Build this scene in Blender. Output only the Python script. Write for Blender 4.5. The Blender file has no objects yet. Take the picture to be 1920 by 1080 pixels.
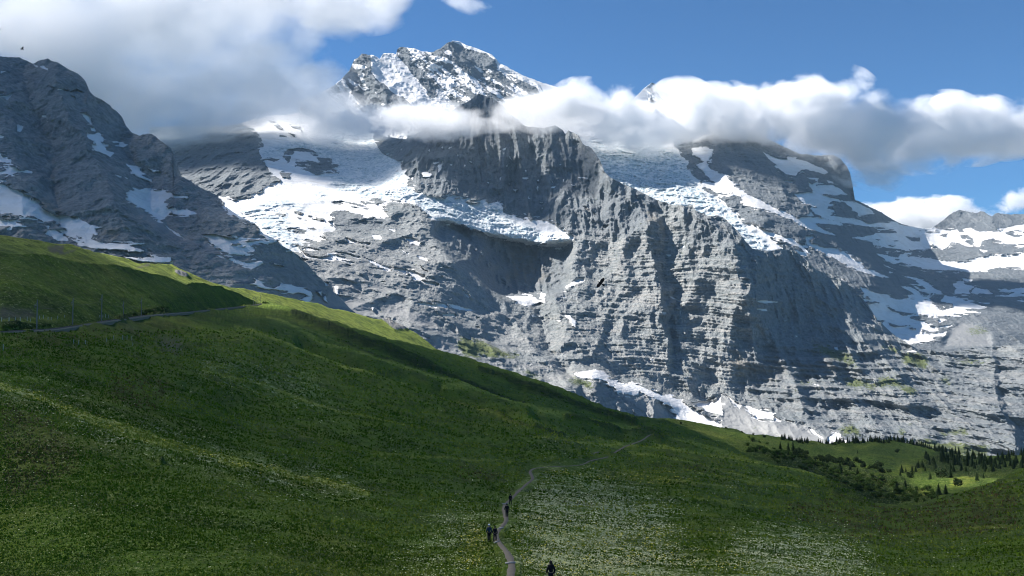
import bpy, bmesh, math, random
import numpy as np
from mathutils import Vector, Matrix
S = bpy.context.scene
COL = S.collection
F = 1663.0                      # focal length in photo pixels (1920 wide)
PITCH = math.radians(3.1)
SUN = Vector((-0.68, 0.17, 0.70)).normalized()
rng = np.random.RandomState(7)
random.seed(7)

# ------------------------------------------------------------------ helpers
def P(px, py, D):
    """photo pixel and forward distance -> world coordinates"""
    u = (540.0 - py) / F
    Y = math.cos(PITCH) - u * math.sin(PITCH)
    Z = math.sin(PITCH) + u * math.cos(PITCH)
    X = (px - 960.0) / F
    return X * D / Y, D + 0 * px, Z * D / Y

def V(px, py, D):
    return Vector([float(c) for c in P(px, py, D)])

def meta(o, label=None, cat=None, group=None, kind=None):
    if label: o['label'] = label
    if cat: o['category'] = cat
    if group: o['group'] = group
    if kind: o['kind'] = kind
    return o

def hash3(ix, iy, iz, seed):
    h = (ix * np.uint32(374761393) + iy * np.uint32(668265263) + iz * np.uint32(2147483647 - 54321) + np.uint32((seed * 974711) & 0xffffffff))
    h = (h ^ (h >> np.uint32(13))) * np.uint32(1274126177)
    h = h ^ (h >> np.uint32(16))
    return h.astype(np.float32) * np.float32(1.0 / 4294967295.0)

def noise3(x, y, z, seed=0):
    """value noise 0..1"""
    fx, fy, fz = np.floor(x), np.floor(y), np.floor(z)
    ix, iy, iz = [(a.astype(np.int64) & 0xffffffff).astype(np.uint32) for a in (fx, fy, fz)]
    tx, ty, tz = [(a - b).astype(np.float32) for a, b in ((x, fx), (y, fy), (z, fz))]
    tx, ty, tz = [t * t * (3 - 2 * t) for t in (tx, ty, tz)]
    one = np.uint32(1)
    def L(dy, dz):
        a = hash3(ix, iy + np.uint32(dy), iz + np.uint32(dz), seed)
        b = hash3(ix + one, iy + np.uint32(dy), iz + np.uint32(dz), seed)
        return a + (b - a) * tx
    a = L(0, 0); b = L(1, 0); c = a + (b - a) * ty
    a = L(0, 1); b = L(1, 1); d = a + (b - a) * ty
    return c + (d - c) * tz

def fbm(x, y, z, octv=4, seed=0, gain=0.5, lac=2.03):
    s = 0; a = 1.0; t = 0
    for k in range(octv):
        s = s + a * noise3(x, y, z, seed + 17 * k); t += a
        x, y, z, a = x * lac + 3.1, y * lac + 7.7, z * lac + 1.3, a * gain
    return s / t

def ridged(x, y, z, octv=4, seed=0, gain=0.5, lac=2.07):
    s = 0; a = 1.0; t = 0
    for k in range(octv):
        n = 1 - np.abs(2 * noise3(x, y, z, seed + 31 * k) - 1)
        s = s + a * n * n; t += a
        x, y, z, a = x * lac + 5.1, y * lac + 2.7, z * lac + 9.3, a * gain
    return s / t

def sstep(a, b, x):
    t = np.clip((x - a) / (b - a), 0, 1)
    return t * t * (3 - 2 * t)

def line(pts):
    pts = np.array(pts, float)
    return lambda x: np.interp(x, pts[:, 0], pts[:, 1])

def tps(ctrl, logz=True):
    c = np.array(ctrl, float)
    p = c[:, :2] / 1000.0; v = np.log(c[:, 2]) if logz else c[:, 2]
    n = len(p)
    def K(r2):
        return 0.5 * r2 * np.log(np.maximum(r2, 1e-12))
    d2 = ((p[:, None] - p[None]) ** 2).sum(-1)
    A = np.zeros((n + 3, n + 3)); A[:n, :n] = K(d2) + np.eye(n) * 1e-4
    A[:n, n] = 1; A[:n, n + 1:] = p; A[n, :n] = 1; A[n + 1:, :n] = p.T
    w = np.linalg.solve(A, np.r_[v, 0, 0, 0])
    def f(x, y):
        x = np.asarray(x, float) / 1000; y = np.asarray(y, float) / 1000
        r = w[n] + w[n + 1] * x + w[n + 2] * y
        for i in range(n):
            r = r + w[i] * K((x - p[i, 0]) ** 2 + (y - p[i, 1]) ** 2)
        return np.exp(r) if logz else r
    return f

# ---- surface cover maps (what lies on the ground: snow, ice, grass, scree), traced as polygons
MX0, MY0, MW, MH = -170, 0, 2260, 1270
def newmap(v=0.0):
    return np.full((MH, MW), v, np.float32)
def poly(m, pts, val, ox=0, oy=0, s=1.0):
    p = np.array(pts, float) / s + (ox, oy)
    y0, y1 = int(max(p[:, 1].min(), MY0)), int(min(p[:, 1].max() + 1, MY0 + MH - 1))
    q = np.roll(p, -1, 0)
    for y in range(y0, y1 + 1):
        yc = y + 0.5
        k = ((p[:, 1] <= yc) & (q[:, 1] > yc)) | ((q[:, 1] <= yc) & (p[:, 1] > yc))
        if not k.any(): continue
        a, b = p[k], q[k]
        xs = np.sort(a[:, 0] + (yc - a[:, 1]) / (b[:, 1] - a[:, 1]) * (b[:, 0] - a[:, 0]))
        for i in range(0, len(xs) - 1, 2):
            i0 = int(round(xs[i])) - MX0; i1 = int(round(xs[i + 1])) - MX0
            if i1 <= i0: i1 = i0 + 1
            m[y - MY0, max(i0, 0):max(i1, 0)] = val
def stroke(m, pts, val, w):
    for (x0, y0), (x1, y1) in zip(pts[:-1], pts[1:]):
        n = int(math.hypot(x1 - x0, y1 - y0)) + 1
        for t in np.linspace(0, 1, n + 1):
            x, y = x0 + (x1 - x0) * t - MX0, y0 + (y1 - y0) * t - MY0
            h = w / 2
            yy, xx = np.mgrid[int(y - h):int(y + h) + 2, int(x - h):int(x + h) + 2]
            ok = ((xx - x) ** 2 + (yy - y) ** 2 <= h * h + .3) & (yy >= 0) & (yy < MH) & (xx >= 0) & (xx < MW)
            m[yy[ok], xx[ok]] = val
def blur(m, r):
    r = int(r)
    if r < 1: return m
    for ax in (0, 1):
        for _ in range(2):
            c = np.cumsum(np.pad(m, [(r + 1, r) if a == ax else (0, 0) for a in (0, 1)], mode='edge'), axis=ax, dtype=np.float64)
            n = m.shape[ax]
            m = ((np.take(c, range(2 * r + 1, 2 * r + 1 + n), ax) - np.take(c, range(0, n), ax)) / (2 * r + 1)).astype(np.float32)
    return m
def samp(m, px, py):
    x = np.clip(px - MX0 - .5, 0, MW - 1.001); y = np.clip(py - MY0 - .5, 0, MH - 1.001)
    x0 = x.astype(int); y0 = y.astype(int); tx = x - x0; ty = y - y0
    return ((m[y0, x0] * (1 - tx) + m[y0, x0 + 1] * tx) * (1 - ty) + (m[y0 + 1, x0] * (1 - tx) + m[y0 + 1, x0 + 1] * tx) * ty).astype(np.float32)

# ------------------------------------------------------------------ node helper
class N:
    def __init__(s, name):
        s.m = bpy.data.materials.new(name); s.m.use_nodes = True
        s.t = s.m.node_tree; s.t.nodes.clear()
        s.out = s.t.nodes.new('ShaderNodeOutputMaterial')
    def new(s, typ, **kw):
        n = s.t.nodes.new(typ)
        for k, v in kw.items(): setattr(n, k, v)
        return n
    def put(s, sock, v):
        if hasattr(v, 'is_output') or isinstance(v, bpy.types.NodeSocket): s.t.links.new(v, sock)
        elif isinstance(v, (tuple, list)) and len(v) == 3 and sock.type == 'RGBA': sock.default_value = (*v, 1)
        else: sock.default_value = v
    def math(s, op, a, b=0.0, c=None, clamp=False):
        n = s.new('ShaderNodeMath', operation=op, use_clamp=clamp)
        s.put(n.inputs[0], a); s.put(n.inputs[1], b)
        if c is not None: s.put(n.inputs[2], c)
        return n.outputs[0]
    def attr(s, name):
        return s.new('ShaderNodeAttribute', attribute_name=name).outputs['Fac']
    def pos(s):
        return s.new('ShaderNodeNewGeometry').outputs['Position']
    def scl(s, vec, v):
        n = s.new('ShaderNodeVectorMath', operation='MULTIPLY'); s.put(n.inputs[0], vec); n.inputs[1].default_value = v
        return n.outputs[0]
    def noise(s, vec, scale, detail=4, rough=0.55, dist=0.0):
        n = s.new('ShaderNodeTexNoise'); s.put(n.inputs['Vector'], vec)
        n.inputs['Scale'].default_value = scale; n.inputs['Detail'].default_value = detail
        n.inputs['Roughness'].default_value = rough; n.inputs['Distortion'].default_value = dist
        return n.outputs['Fac']
    def vor(s, vec, scale, feature='F1'):
        n = s.new('ShaderNodeTexVoronoi', feature=feature); s.put(n.inputs['Vector'], vec); n.inputs['Scale'].default_value = scale
        return n.outputs['Distance']
    def rng(s, v, a, b, c=0.0, d=1.0):
        n = s.new('ShaderNodeMapRange'); s.put(n.inputs[0], v)
        for i, k in enumerate((a, b, c, d)): n.inputs[i + 1].default_value = k
        return n.outputs[0]
    def mix(s, f, a, b):
        n = s.new('ShaderNodeMix', data_type='RGBA'); s.put(n.inputs[0], f); s.put(n.inputs[6], a); s.put(n.inputs[7], b)
        return n.outputs[2]
    def bsdf(s, col, rough=0.9, bump=None, bstr=0.5, bdist=1.0, spec=0.2):
        b = s.new('ShaderNodeBsdfPrincipled'); s.put(b.inputs['Base Color'], col); s.put(b.inputs['Roughness'], rough)
        b.inputs['Specular IOR Level'].default_value = spec
        if bump is not None:
            k = s.new('ShaderNodeBump'); k.inputs['Strength'].default_value = bstr; k.inputs['Distance'].default_value = bdist
            s.put(k.inputs['Height'], bump); s.t.links.new(k.outputs[0], b.inputs['Normal'])
        s.t.links.new(b.outputs[0], s.out.inputs['Surface'])
        return b

def plain(name, col, rough=0.8, var=0.25, scale=30, spec=0.2):
    n = N(name)
    tc = n.new('ShaderNodeTexCoord').outputs['Object']
    f = n.noise(tc, scale, 3)
    c = n.mix(f, tuple(x * (1 - var) for x in col), tuple(min(1, x * (1 + var)) for x in col))
    n.bsdf(c, rough, spec=spec)
    return n.m

# ------------------------------------------------------------------ mountain material
def mountain_mat():
    n = N('mountain_rock_snow')
    p = n.pos()
    big = n.noise(p, 1 / 260, 4, 0.6)
    fine = n.noise(p, 1 / 18, 6, 0.65)
    streak = n.noise(n.scl(p, (1, 1, 0.18)), 1 / 26, 5, 0.6)         # vertical water streaks
    # strata: thin near-horizontal beds
    bed = n.noise(n.scl(p, (0.05, 0.05, 1)), 1 / 9, 5, 0.7)
    bed2 = n.noise(n.scl(p, (0.03, 0.03, 1)), 1 / 40, 3, 0.6)
    c = n.mix(n.rng(big, 0.35, 0.65), (0.255, 0.280, 0.285), (0.345, 0.362, 0.358))
    c = n.mix(n.rng(streak, 0.42, 0.60, 0, 0.6), c, (0.18, 0.205, 0.215))
    c = n.mix(n.math('MULTIPLY', n.rng(bed, 0.48, 0.60, 0, 0.95), n.rng(n.attr('bed'), 0, 1, .12, 1)), c, (0.40, 0.395, 0.375))
    c = n.mix(n.rng(bed2, 0.5, 0.7, 0, 0.45), c, (0.21, 0.228, 0.232))
    patch = n.noise(p, 1 / 110, 5, .65, .8)
    c = n.mix(n.rng(patch, 0.5, 0.66, 0, 0.5), c, (0.34, 0.335, 0.32))
    c = n.mix(n.rng(patch, 0.46, 0.34, 0, 0.4), c, (0.19, 0.21, 0.218))
    c = n.mix(n.rng(fine, 0.50, 0.64, 0, 0.5), c, (0.14, 0.16, 0.165))
    spk = n.noise(p, 1 / 7, 4, 0.7)
    c = n.mix(n.rng(spk, 0.54, 0.66, 0, 0.7), c, (0.42, 0.42, 0.41))
    c = n.mix(n.rng(spk, 0.47, 0.37, 0, 0.45), c, (0.085, 0.095, 0.11))
    c = n.mix(n.math('MULTIPLY', n.attr('tan'), n.rng(streak, 0.3, 0.6)), c, (0.30, 0.25, 0.18))
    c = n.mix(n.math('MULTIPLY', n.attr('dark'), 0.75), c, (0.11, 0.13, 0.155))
    scree = n.mix(n.noise(p, 1 / 45, 7, .7), (0.19, 0.195, 0.20), (0.33, 0.33, 0.32))
    c = n.mix(n.math('MULTIPLY', n.attr('scree'), 0.9), c, scree)
    # grass on ledges
    g = n.math('ADD', n.attr('grass'), n.math('MULTIPLY', n.math('SUBTRACT', n.math('ADD', n.math('MULTIPLY', fine, .6), n.math('MULTIPLY', spk, .6)), 0.6), 3.2))
    gcol = n.mix(n.noise(p, 1 / 30, 4), (0.075, 0.105, 0.035), (0.15, 0.17, 0.07))
    c = n.mix(n.rng(g, 0.30, 0.68, 0, .95), c, gcol)
    # snow
    s = n.math('ADD', n.attr('snow'), n.math('MULTIPLY_ADD', fine, 0.5, -.15))
    s = n.math('ADD', s, n.math('MULTIPLY', n.math('SUBTRACT', spk, .5), .5))
    sm = n.rng(s, 0.44, 0.56)
    crev = n.noise(n.scl(p, (1, .7, 1.2)), 1 / 34, 8, 0.72, 2.2)
    dirt = n.noise(n.scl(p, (0.6, 0.6, 2.2)), 1 / 90, 5, 0.6, 0.8)
    lay = n.noise(n.scl(p, (.25, .25, 1)), 1 / 14, 6, .7, .6)
    snow = n.mix(n.rng(dirt, 0.46, 0.72, 0, 0.5), (0.70, 0.70, 0.70), (0.50, 0.475, 0.43))
    snow = n.mix(n.rng(lay, .54, .66, 0, .35), snow, (.40, .39, .38))
    ice = n.mix(n.rng(crev, 0.42, 0.54), (0.30, 0.39, 0.43), (0.68, 0.69, 0.68))
    ice = n.mix(n.rng(spk, .56, .66, 0, .5), ice, (.30, .34, .37))
    ice = n.mix(n.rng(dirt, 0.55, 0.75, 0, 0.5), ice, (0.45, 0.45, 0.44))
    snow = n.mix(n.attr('ice'), snow, ice)
    c = n.mix(sm, c, snow)
    h = n.math('ADD', n.math('MULTIPLY', fine, 1.0), n.math('MULTIPLY', n.math('MULTIPLY', bed, 0.9), n.attr('bed')))
    h = n.math('ADD', h, n.math('MULTIPLY', spk, .5))
    h = n.math('ADD', h, n.math('MULTIPLY', streak, 0.6))
    amt = n.rng(n.math('ADD', sm, n.attr('scree')), 0, 1, 1.0, 0.22)
    h = n.math('MULTIPLY', h, amt)
    n.bsdf(c, 0.9, h, 1.0, 14.0, 0.1)
    return n.m

# ------------------------------------------------------------------ relief sheets
def make_sheet(name, top, bot, dfun, mat, x0=-160, x1=2080, step=1.5, folds=None, covers=None, detail=None,
               topnoise=0.0, back=(30, 160, 500), kind='structure', zdisp=None):
    xs = np.arange(x0, x1 + 0.1, step)
    tv = top(xs); bv = bot(xs)
    if topnoise:
        o = np.zeros_like(xs)
        tn = (fbm(xs / 22.0, xs * 0, xs * 0, 3, 5) - 0.5) * 2 + (ridged(xs / 7.0, xs * 0 + 4, xs * 0, 2, 9) - 0.5) * 0.9
    nr = int(np.max(bv - tv) / step) + 2
    v = np.linspace(0, 1, nr)[:, None]
    PX = np.repeat(xs[None], nr, 0)
    pad = np.pad(tv, 14, mode='edge'); ts = np.convolve(pad, np.ones(29) / 29, 'valid')
    ts = np.convolve(np.pad(ts, 14, mode='edge'), np.ones(29) / 29, 'valid')
    PY = bv[None] + (ts - bv)[None] * v
    PY = PY + (tv - ts)[None] * np.exp(-(PY - ts[None]) / 34.0)
    if topnoise:
        PY = PY - (tn * topnoise)[None] * np.exp(-(PY - tv[None]) / 6.0) * np.clip(v * 4, 0, 1)
    # base depth on a coarse grid, then refined
    gx = np.arange(x0 - 8, x1 + 16, 8.0); gy = np.arange(PY.min() - 8, PY.max() + 16, 8.0)
    G = dfun(np.repeat(gx[None], len(gy), 0), np.repeat(gy[:, None], len(gx), 1))
    fx_ = (PX - gx[0]) / 8; fy_ = (PY - gy[0]) / 8
    c0 = fx_.astype(int); r0 = fy_.astype(int); tc = fx_ - c0; tr = fy_ - r0
    D = (G[r0, c0] * (1 - tc) + G[r0, c0 + 1] * tc) * (1 - tr) + (G[r0 + 1, c0] * (1 - tc) + G[r0 + 1, c0 + 1] * tc) * tr
    if folds is not None:
        ys, fx, fo = folds
        WX = PX + (fbm(PX / 70, PY / 55, PX * 0, 4, 66, .6) - .5) * 56
        for r in range(nr):
            yy = PY[r]
            ymid = yy  # each vertex by its own height
            X = np.array([np.interp(ymid, ys, f) for f in fx])      # nf x nc
            O = np.array([np.interp(ymid, ys, f) for f in fo])
            k = np.clip((WX[r][None] >= X).sum(0) - 1, 0, len(fx) - 2)
            j = np.arange(len(xs))
            xa, xb, oa, ob = X[k, j], X[k + 1, j], O[k, j], O[k + 1, j]
            t = np.clip((WX[r] - xa) / np.maximum(xb - xa, 1), 0, 1)
            D[r] += oa + (ob - oa) * t
    if covers and 'snow' in covers:
        wx_ = (fbm(PX / 15, PY / 7, PX * 0, 3, 61, .6) - .5) * 9; wy_ = (fbm(PX / 15, PY / 7, PX * 0 + 5, 3, 62, .6) - .5) * 4
        C = {k: samp(m, PX + wx_, PY + wy_) for k, m in covers.items()}
        ne = samp(NEARSNOW[id(covers['snow'])], PX, PY) if id(covers['snow']) in NEARSNOW else 0
        led = fbm(PX / 16 + PY / 40, PY / 3.2 - PX / 60, PX * 0, 3, 63, .6)
        C['snow'] = np.clip(C['snow'] + ne * sstep(.52, .60, led) * .95, 0, 1).astype(np.float32)
    else:
        C = {k: samp(m, PX, PY) for k, m in (covers or {}).items()}
    x, y, z = P(PX, PY, D)
    if detail is not None:
        dd = detail(PX, PY, x, y, z, C)
        D = D + dd
        x, y, z = P(PX, PY, D)
    if zdisp is not None:
        z = z + zdisp(PX, PY, x, y, z, C)
    rows = [np.stack([x, y, z], -1)]
    # the far side of the ridge: falls away behind the crest
    ex, ey, ez = x[-1], y[-1], z[-1]
    lastC = {k: a[-1:] for k, a in C.items()}
    for b in back:
        rows.append(np.stack([ex, ey + b, ez - b * 0.8], -1)[None])
    co = np.concatenate(rows, 0).astype(np.float32)
    R, Cn = co.shape[:2]
    idx = np.arange(R * Cn).reshape(R, Cn)
    q = np.stack([idx[:-1, :-1], idx[:-1, 1:], idx[1:, 1:], idx[1:, :-1]], -1).reshape(-1, 4)
    me = bpy.data.meshes.new(name)
    me.vertices.add(R * Cn); me.vertices.foreach_set('co', co.reshape(-1))
    me.loops.add(q.size); me.loops.foreach_set('vertex_index', q.reshape(-1).astype(np.int32))
    me.polygons.add(len(q)); me.polygons.foreach_set('loop_start', (np.arange(len(q)) * 4).astype(np.int32))
    me.update(calc_edges=True)
    me.polygons.foreach_set('use_smooth', np.ones(len(q), bool))
    for k, a in C.items():
        full = np.concatenate([a] + [lastC[k]] * len(back), 0).astype(np.float32)
        at = me.attributes.new(k, 'FLOAT', 'POINT'); at.data.foreach_set('value', full.reshape(-1))
    me.materials.append(mat)
    o = bpy.data.objects.new(name, me); COL.objects.link(o)
    if kind: o['kind'] = kind
    return o


# ------------------------------------------------------------------ covers
sf, icf, grf, scf, taf, dkf = [newmap() for _ in range(6)]      # nearer mountain
sb, icb, grb, scb, tab, dkb = [newmap() for _ in range(6)]      # farther mountain
sj = newmap(0.50)                                                # summit pyramid
def many(m, ox, oy, s, val, *ps):
    for p in ps: poly(m, p, val, ox, oy, s)
# left massif
many(sf, 0, 90, 5.4, 1, [(345,160),(385,195),(370,200),(340,165)], [(385,195),(430,185),(490,215),(480,228),(440,212)],
 [(490,378),(545,400),(540,410)], [(600,408),(700,430),(690,440),(600,420)], [(720,435),(770,422),(840,445),(830,457),(780,438),(725,447)],
 [(695,482),(750,492),(770,528),(740,505)], [(0,440),(45,445),(40,457),(0,450)], [(0,488),(60,485),(150,445),(75,525),(45,518),(60,500),(0,504)],
 [(0,240),(60,238),(0,260)], [(165,780),(230,795),(205,845),(165,835)], [(0,878),(50,885),(25,920),(0,915)], [(430,680),(465,680),(470,705),(435,700)],
 [(470,735),(500,742),(480,748)], [(812,650),(870,660),(915,700),(938,780),(905,765),(860,710)], [(915,800),(965,805),(955,845),(920,835)],
 [(862,862),(915,870),(1050,900),(1050,945),(1010,935),(1060,990),(1085,1040),(1150,1065),(1140,1080),(1060,1070),(960,1030),(915,975),(960,985),(960,955),(900,910)],
 [(1130,940),(1240,945),(1250,965),(1280,980),(1250,1005),(1200,990),(1160,985),(1210,975),(1200,955),(1140,955)])
many(sf, 0, 270, 4.697, 1, [(-80,60),(0,75),(30,125),(110,135),(108,165),(60,165),(0,155),(-80,150)], [(-60,250),(0,245),(60,225),(70,190),(130,210),(170,240),(240,228),(290,250),(285,262),(200,250),(100,262),(-60,268)],
 [(0,315),(50,322),(70,295),(60,340),(0,330)],
 [(-400,320),(0,350),(50,365),(110,400),(250,460),(270,490),(320,505),(380,570),(480,630),(560,628),(750,685),(780,705),(905,735),(830,750),(850,770),(820,790),(830,805),(795,830),(860,860),(900,870),(1060,880),(1150,875),(1280,870),(1180,895),(1150,905),(1285,940),(1240,948),(1000,930),(900,925),(820,915),(740,870),(725,825),(610,780),(560,720),(470,670),(380,685),(300,640),(130,615),(0,605),(-400,600)],
 [(-200,660),(0,665),(80,670),(180,700),(240,735),(120,725),(-200,715)], [(60,752),(130,755),(70,762)],
 [(410,750),(480,755),(600,840),(605,855),(520,850),(470,820),(400,790)], [(520,760),(600,765),(700,825),(600,815)], [(610,820),(750,880),(860,920),(700,890)],
 [(1040,985),(1240,1005),(1330,995),(1503,1000),(1503,1045),(1380,1045),(1240,1035)], [(800,5),(880,0),(945,65),(1000,85),(975,110),(900,80),(830,45)],
 [(1110,175),(1230,215),(1245,265),(1340,325),(1330,335),(1260,305),(1200,280)], [(1295,205),(1350,230),(1415,238),(1350,250)], [(1005,265),(1075,290),(1060,300)], [(1100,293),(1140,312),(1110,307)],
 [(1140,420),(1200,400),(1290,405),(1503,425),(1503,470),(1450,500),(1440,530),(1480,560),(1503,575),(1503,600),(1430,670),(1380,645),(1280,580),(1120,490),(1120,455)],
 [(1160,375),(1250,405),(1300,430),(1230,430)], [(1470,720),(1503,740),(1503,762)])
many(sf, 300, 180, 4.5, 1, [(0,805),(60,820),(240,850),(235,870),(150,860),(60,850),(30,900),(70,960),(60,1010),(10,1050),(20,1072),(-10,1070)], [(80,945),(140,965),(240,955),(320,985),(300,998),(220,1005),(150,1005),(110,990)])
poly(sf, [(840,225),(900,260),(940,292),(900,275)], 1, 0, 340, 2.7)
# the near glacier basin and its tongue
basin = [(345,230),(425,270),(490,340),(550,395),(575,410),(540,520),(840,490)]
B4 = [(345,-480),(425,-450),(490,-385),(520,-320),(480,-260),(490,-215),(560,-90),(660,0),(585,45),(475,112),(360,148),(265,160),(130,122),(190,205),(225,270),(400,345),(470,385),(495,440),(525,480),(555,500),(600,505),(640,500),(700,570),(760,585),(800,592),(860,600),(740,520),(830,525),(900,515),(830,482),(950,490),(1060,490),(930,440),(1000,445),(1060,420),(1130,410),(1070,370),(1060,340),(1095,330),(1075,280),(1090,258),(1200,245),(1320,270),(1350,285),(1440,290),(1540,310),(1575,295),(1530,260),(1510,210),(1560,175),(1620,150),(1680,140),(1640,-40),(1560,-120),(1440,-300),(1440,-620),(345,-620)]
poly(sf, B4, 1, 380, 340, 4.5)
TG = [(-60,40),(60,260),(110,285),(200,325),(220,400),(260,455),(240,510),(300,535),(400,570),(520,590),(540,562),(600,590),(660,585),(680,612),(740,632),(800,605),(830,625),(910,605),(945,690),(1000,715),(1080,740),(1180,740),(1280,755),(1340,790),(1400,845),(1450,855),(1440,890),(1380,940),(1320,935),(1230,905),(1150,925),(1100,920),(1020,890),(960,880),(860,865),(800,830),(700,790),(620,770),(520,755),(460,735),(410,715),(340,650),(270,620),(200,600),(120,595),(-60,590),(-300,500),(-300,40)]
poly(sf, TG, 1, 700, 220, 3.857)
poly(icf, TG, 1, 700, 220, 3.857)
poly(icf, [(900,590),(1000,640),(940,680),(1020,720),(1000,760),(1150,790),(1240,870),(1300,850),(1450,850),(1280,745),(1000,705),(930,600)], 0.1, 700, 220, 3.857)
many(icf, 380, 340, 4.5, 1, [(440,180),(700,150),(830,200),(880,220),(860,260),(760,240),(640,210),(560,220)], [(240,230),(420,215),(600,230),(720,260),(720,330),(780,420),(860,540),(820,600),(700,560),(560,490),(500,400),(360,330)],
 [(930,120),(980,85),(1050,110),(1040,170),(960,170)], [(1080,40),(1200,0),(1620,0),(1620,160),(1400,140),(1180,90)])
many(icf, 300, 180, 4.5, 1, [(860,450),(1080,400),(1200,380),(1420,430),(1620,440),(1620,700),(1500,560),(1350,500),(1160,430),(1040,500),(860,520)])
many(icf, 600, 240, 2.7, .8, [(0,80),(200,60),(380,120),(440,260),(600,300),(300,300),(0,240)])
many(sf, 380, 340, 4.5, 0, [(1085,170),(1160,165),(1240,175),(1300,185),(1410,230),(1390,240),(1280,225),(1240,210),(1120,195)], [(1320,170),(1410,160),(1450,130),(1540,150),(1620,145),(1620,175),(1500,185),(1370,195)],
 [(605,245),(660,240),(715,265),(700,290),(660,300),(610,280)], [(775,250),(840,255),(830,275),(780,270)], [(795,295),(890,320),(885,338),(810,320)], [(878,280),(940,300),(1020,310),(1040,355),(960,335),(890,305)],
 [(690,375),(800,385),(880,410),(870,445),(800,440),(740,410)], [(885,390),(1010,395),(960,410),(900,405)])
RK3 = [[(1055,470),(1160,435),(1280,455),(1350,500),(1380,510),(1450,530),(1450,570),(1500,575),(1515,660),(1400,650),(1320,670),(1250,635),(1140,600),(1135,540),(1100,545),(1040,600),(1070,560),(1030,515)],
 [(850,530),(940,512),(1010,530),(990,550),(900,558)], [(1010,650),(1040,630),(1110,650),(1105,700),(1030,690)], [(910,195),(980,215),(1050,290),(1000,280)], [(1000,305),(1075,345),(1020,335)], [(1085,305),(1150,335),(1130,345)], [(1060,220),(1170,240),(1200,300),(1110,270)]]
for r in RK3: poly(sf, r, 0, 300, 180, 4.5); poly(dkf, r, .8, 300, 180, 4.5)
many(sf, 300, 180, 4.5, 1, [(1130,480),(1240,490),(1350,545),(1350,560),(1240,545),(1180,540),(1090,545),(1100,510)])
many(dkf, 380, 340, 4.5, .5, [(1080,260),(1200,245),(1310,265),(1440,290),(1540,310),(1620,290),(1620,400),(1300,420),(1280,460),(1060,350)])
# snow left on the lower slopes
many(sf, 380, 340, 4.5, 1, [(1120,590),(1210,600),(1350,650),(1300,648),(1200,612)], [(1340,630),(1460,680),(1600,735),(1580,748),(1440,695)], [(1200,470),(1260,490),(1320,510),(1420,525),(1400,540),(1300,515),(1230,520)], [(1120,505),(1200,530),(1160,532)], [(1420,450),(1500,455),(1505,490),(1440,485)],
 [(1565,400),(1620,400),(1620,430),(1590,425)], [(1230,585),(1300,600),(1250,602)], [(830,550),(900,555),(1000,585),(920,582)], [(800,590),(900,625),(1000,640),(1110,620),(1220,650),(1100,652),(1290,685),(1240,692),(1100,662),(950,652),(860,632)], [(820,640),(905,665),(860,670)],
 [(1420,720),(1540,735),(1610,757),(1560,757)], [(-5,443),(100,455),(250,480),(380,505),(530,500),(570,520),(550,535),(500,515),(430,530),(415,555),(450,570),(440,590),(380,600),(340,625),(280,615),(190,590),(100,540)],
 [(100,620),(150,622),(210,655),(240,645),(300,670),(380,690),(490,672),(500,690),(430,735),(370,715),(290,695),(210,650),(140,640)], [(430,815),(480,840),(530,850),(490,860),(560,900),(600,905),(660,885),(655,870),(780,880),(920,930),(910,1020),(890,1025),(820,1000),(890,970),(850,945),(640,915),(560,915),(395,865),(460,860)],
 [(1030,850),(1060,850),(1060,880),(1040,880)], [(1105,885),(1150,890),(1130,920),(1150,960),(1120,940)], [(965,930),(1010,930),(1000,970)], [(1020,980),(1050,960),(1050,1020),(1030,1010)], [(600,690),(700,712),(610,700)], [(1200,700),(1270,712),(1210,712)], [(1320,850),(1370,855),(1350,862)], [(1390,875),(1460,878),(1400,884)], [(1420,910),(1470,935),(1460,940)], [(1510,845),(1560,848),(1520,855)])
poly(sf, [(235,520),(270,508),(360,535),(360,555),(250,550)], 0, 380, 340, 4.5)
many(sf, 500, 440, 4.155, 1, [(985,258),(1080,270),(1150,290),(1230,315),(1200,345),(1350,390),(1320,405),(1220,370),(1130,320),(1090,280),(1090,312),(1000,280)], [(1040,115),(1110,155),(1090,152)], [(1170,155),(1230,180),(1280,210),(1200,190)], [(1060,10),(1160,30),(1200,55),(1180,90),(1110,50)],
 [(1190,240),(1265,290),(1240,285)], [(1180,525),(1250,530),(1330,545),(1290,515),(1400,550),(1400,570),(1300,560),(1200,545)], [(1405,535),(1500,560),(1590,580),(1600,600),(1540,585),(1440,570)], [(1370,615),(1470,620),(1470,640),(1380,630)], [(1535,430),(1590,490),(1570,495)], [(1630,640),(1662,650),(1640,655)], [(1630,715),(1662,725),(1640,730)], [(815,0),(850,0),(890,25),(840,35)],
 [(895,365),(940,368),(900,374)], [(925,468),(970,470),(940,476)], [(1360,320),(1385,330),(1370,330)], [(820,568),(840,570),(835,600),(825,590)])
many(sf, 780, 360, 4.155, 1, [(700,815),(830,810),(930,815),(950,845),(1000,840),(1000,870),(960,860),(900,885),(870,865),(830,885),(780,850)], [(975,780),(1010,790),(990,840),(960,830)], [(1180,750),(1170,740),(1220,700),(1270,670),(1310,680),(1300,700),(1230,730)], [(1120,812),(1170,815),(1165,825),(1120,822)], [(1145,770),(1178,775),(1150,780)],
 [(1130,955),(1190,955),(1230,1000),(1255,1030),(1250,1060),(1200,1020),(1170,975)], [(1085,998),(1150,1000),(1100,1006)], [(895,955),(930,970),(900,978)], [(1320,115),(1360,140),(1350,150),(1325,130)], [(1460,265),(1505,258),(1490,280),(1470,278)], [(950,965),(980,970),(955,978)])
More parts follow.
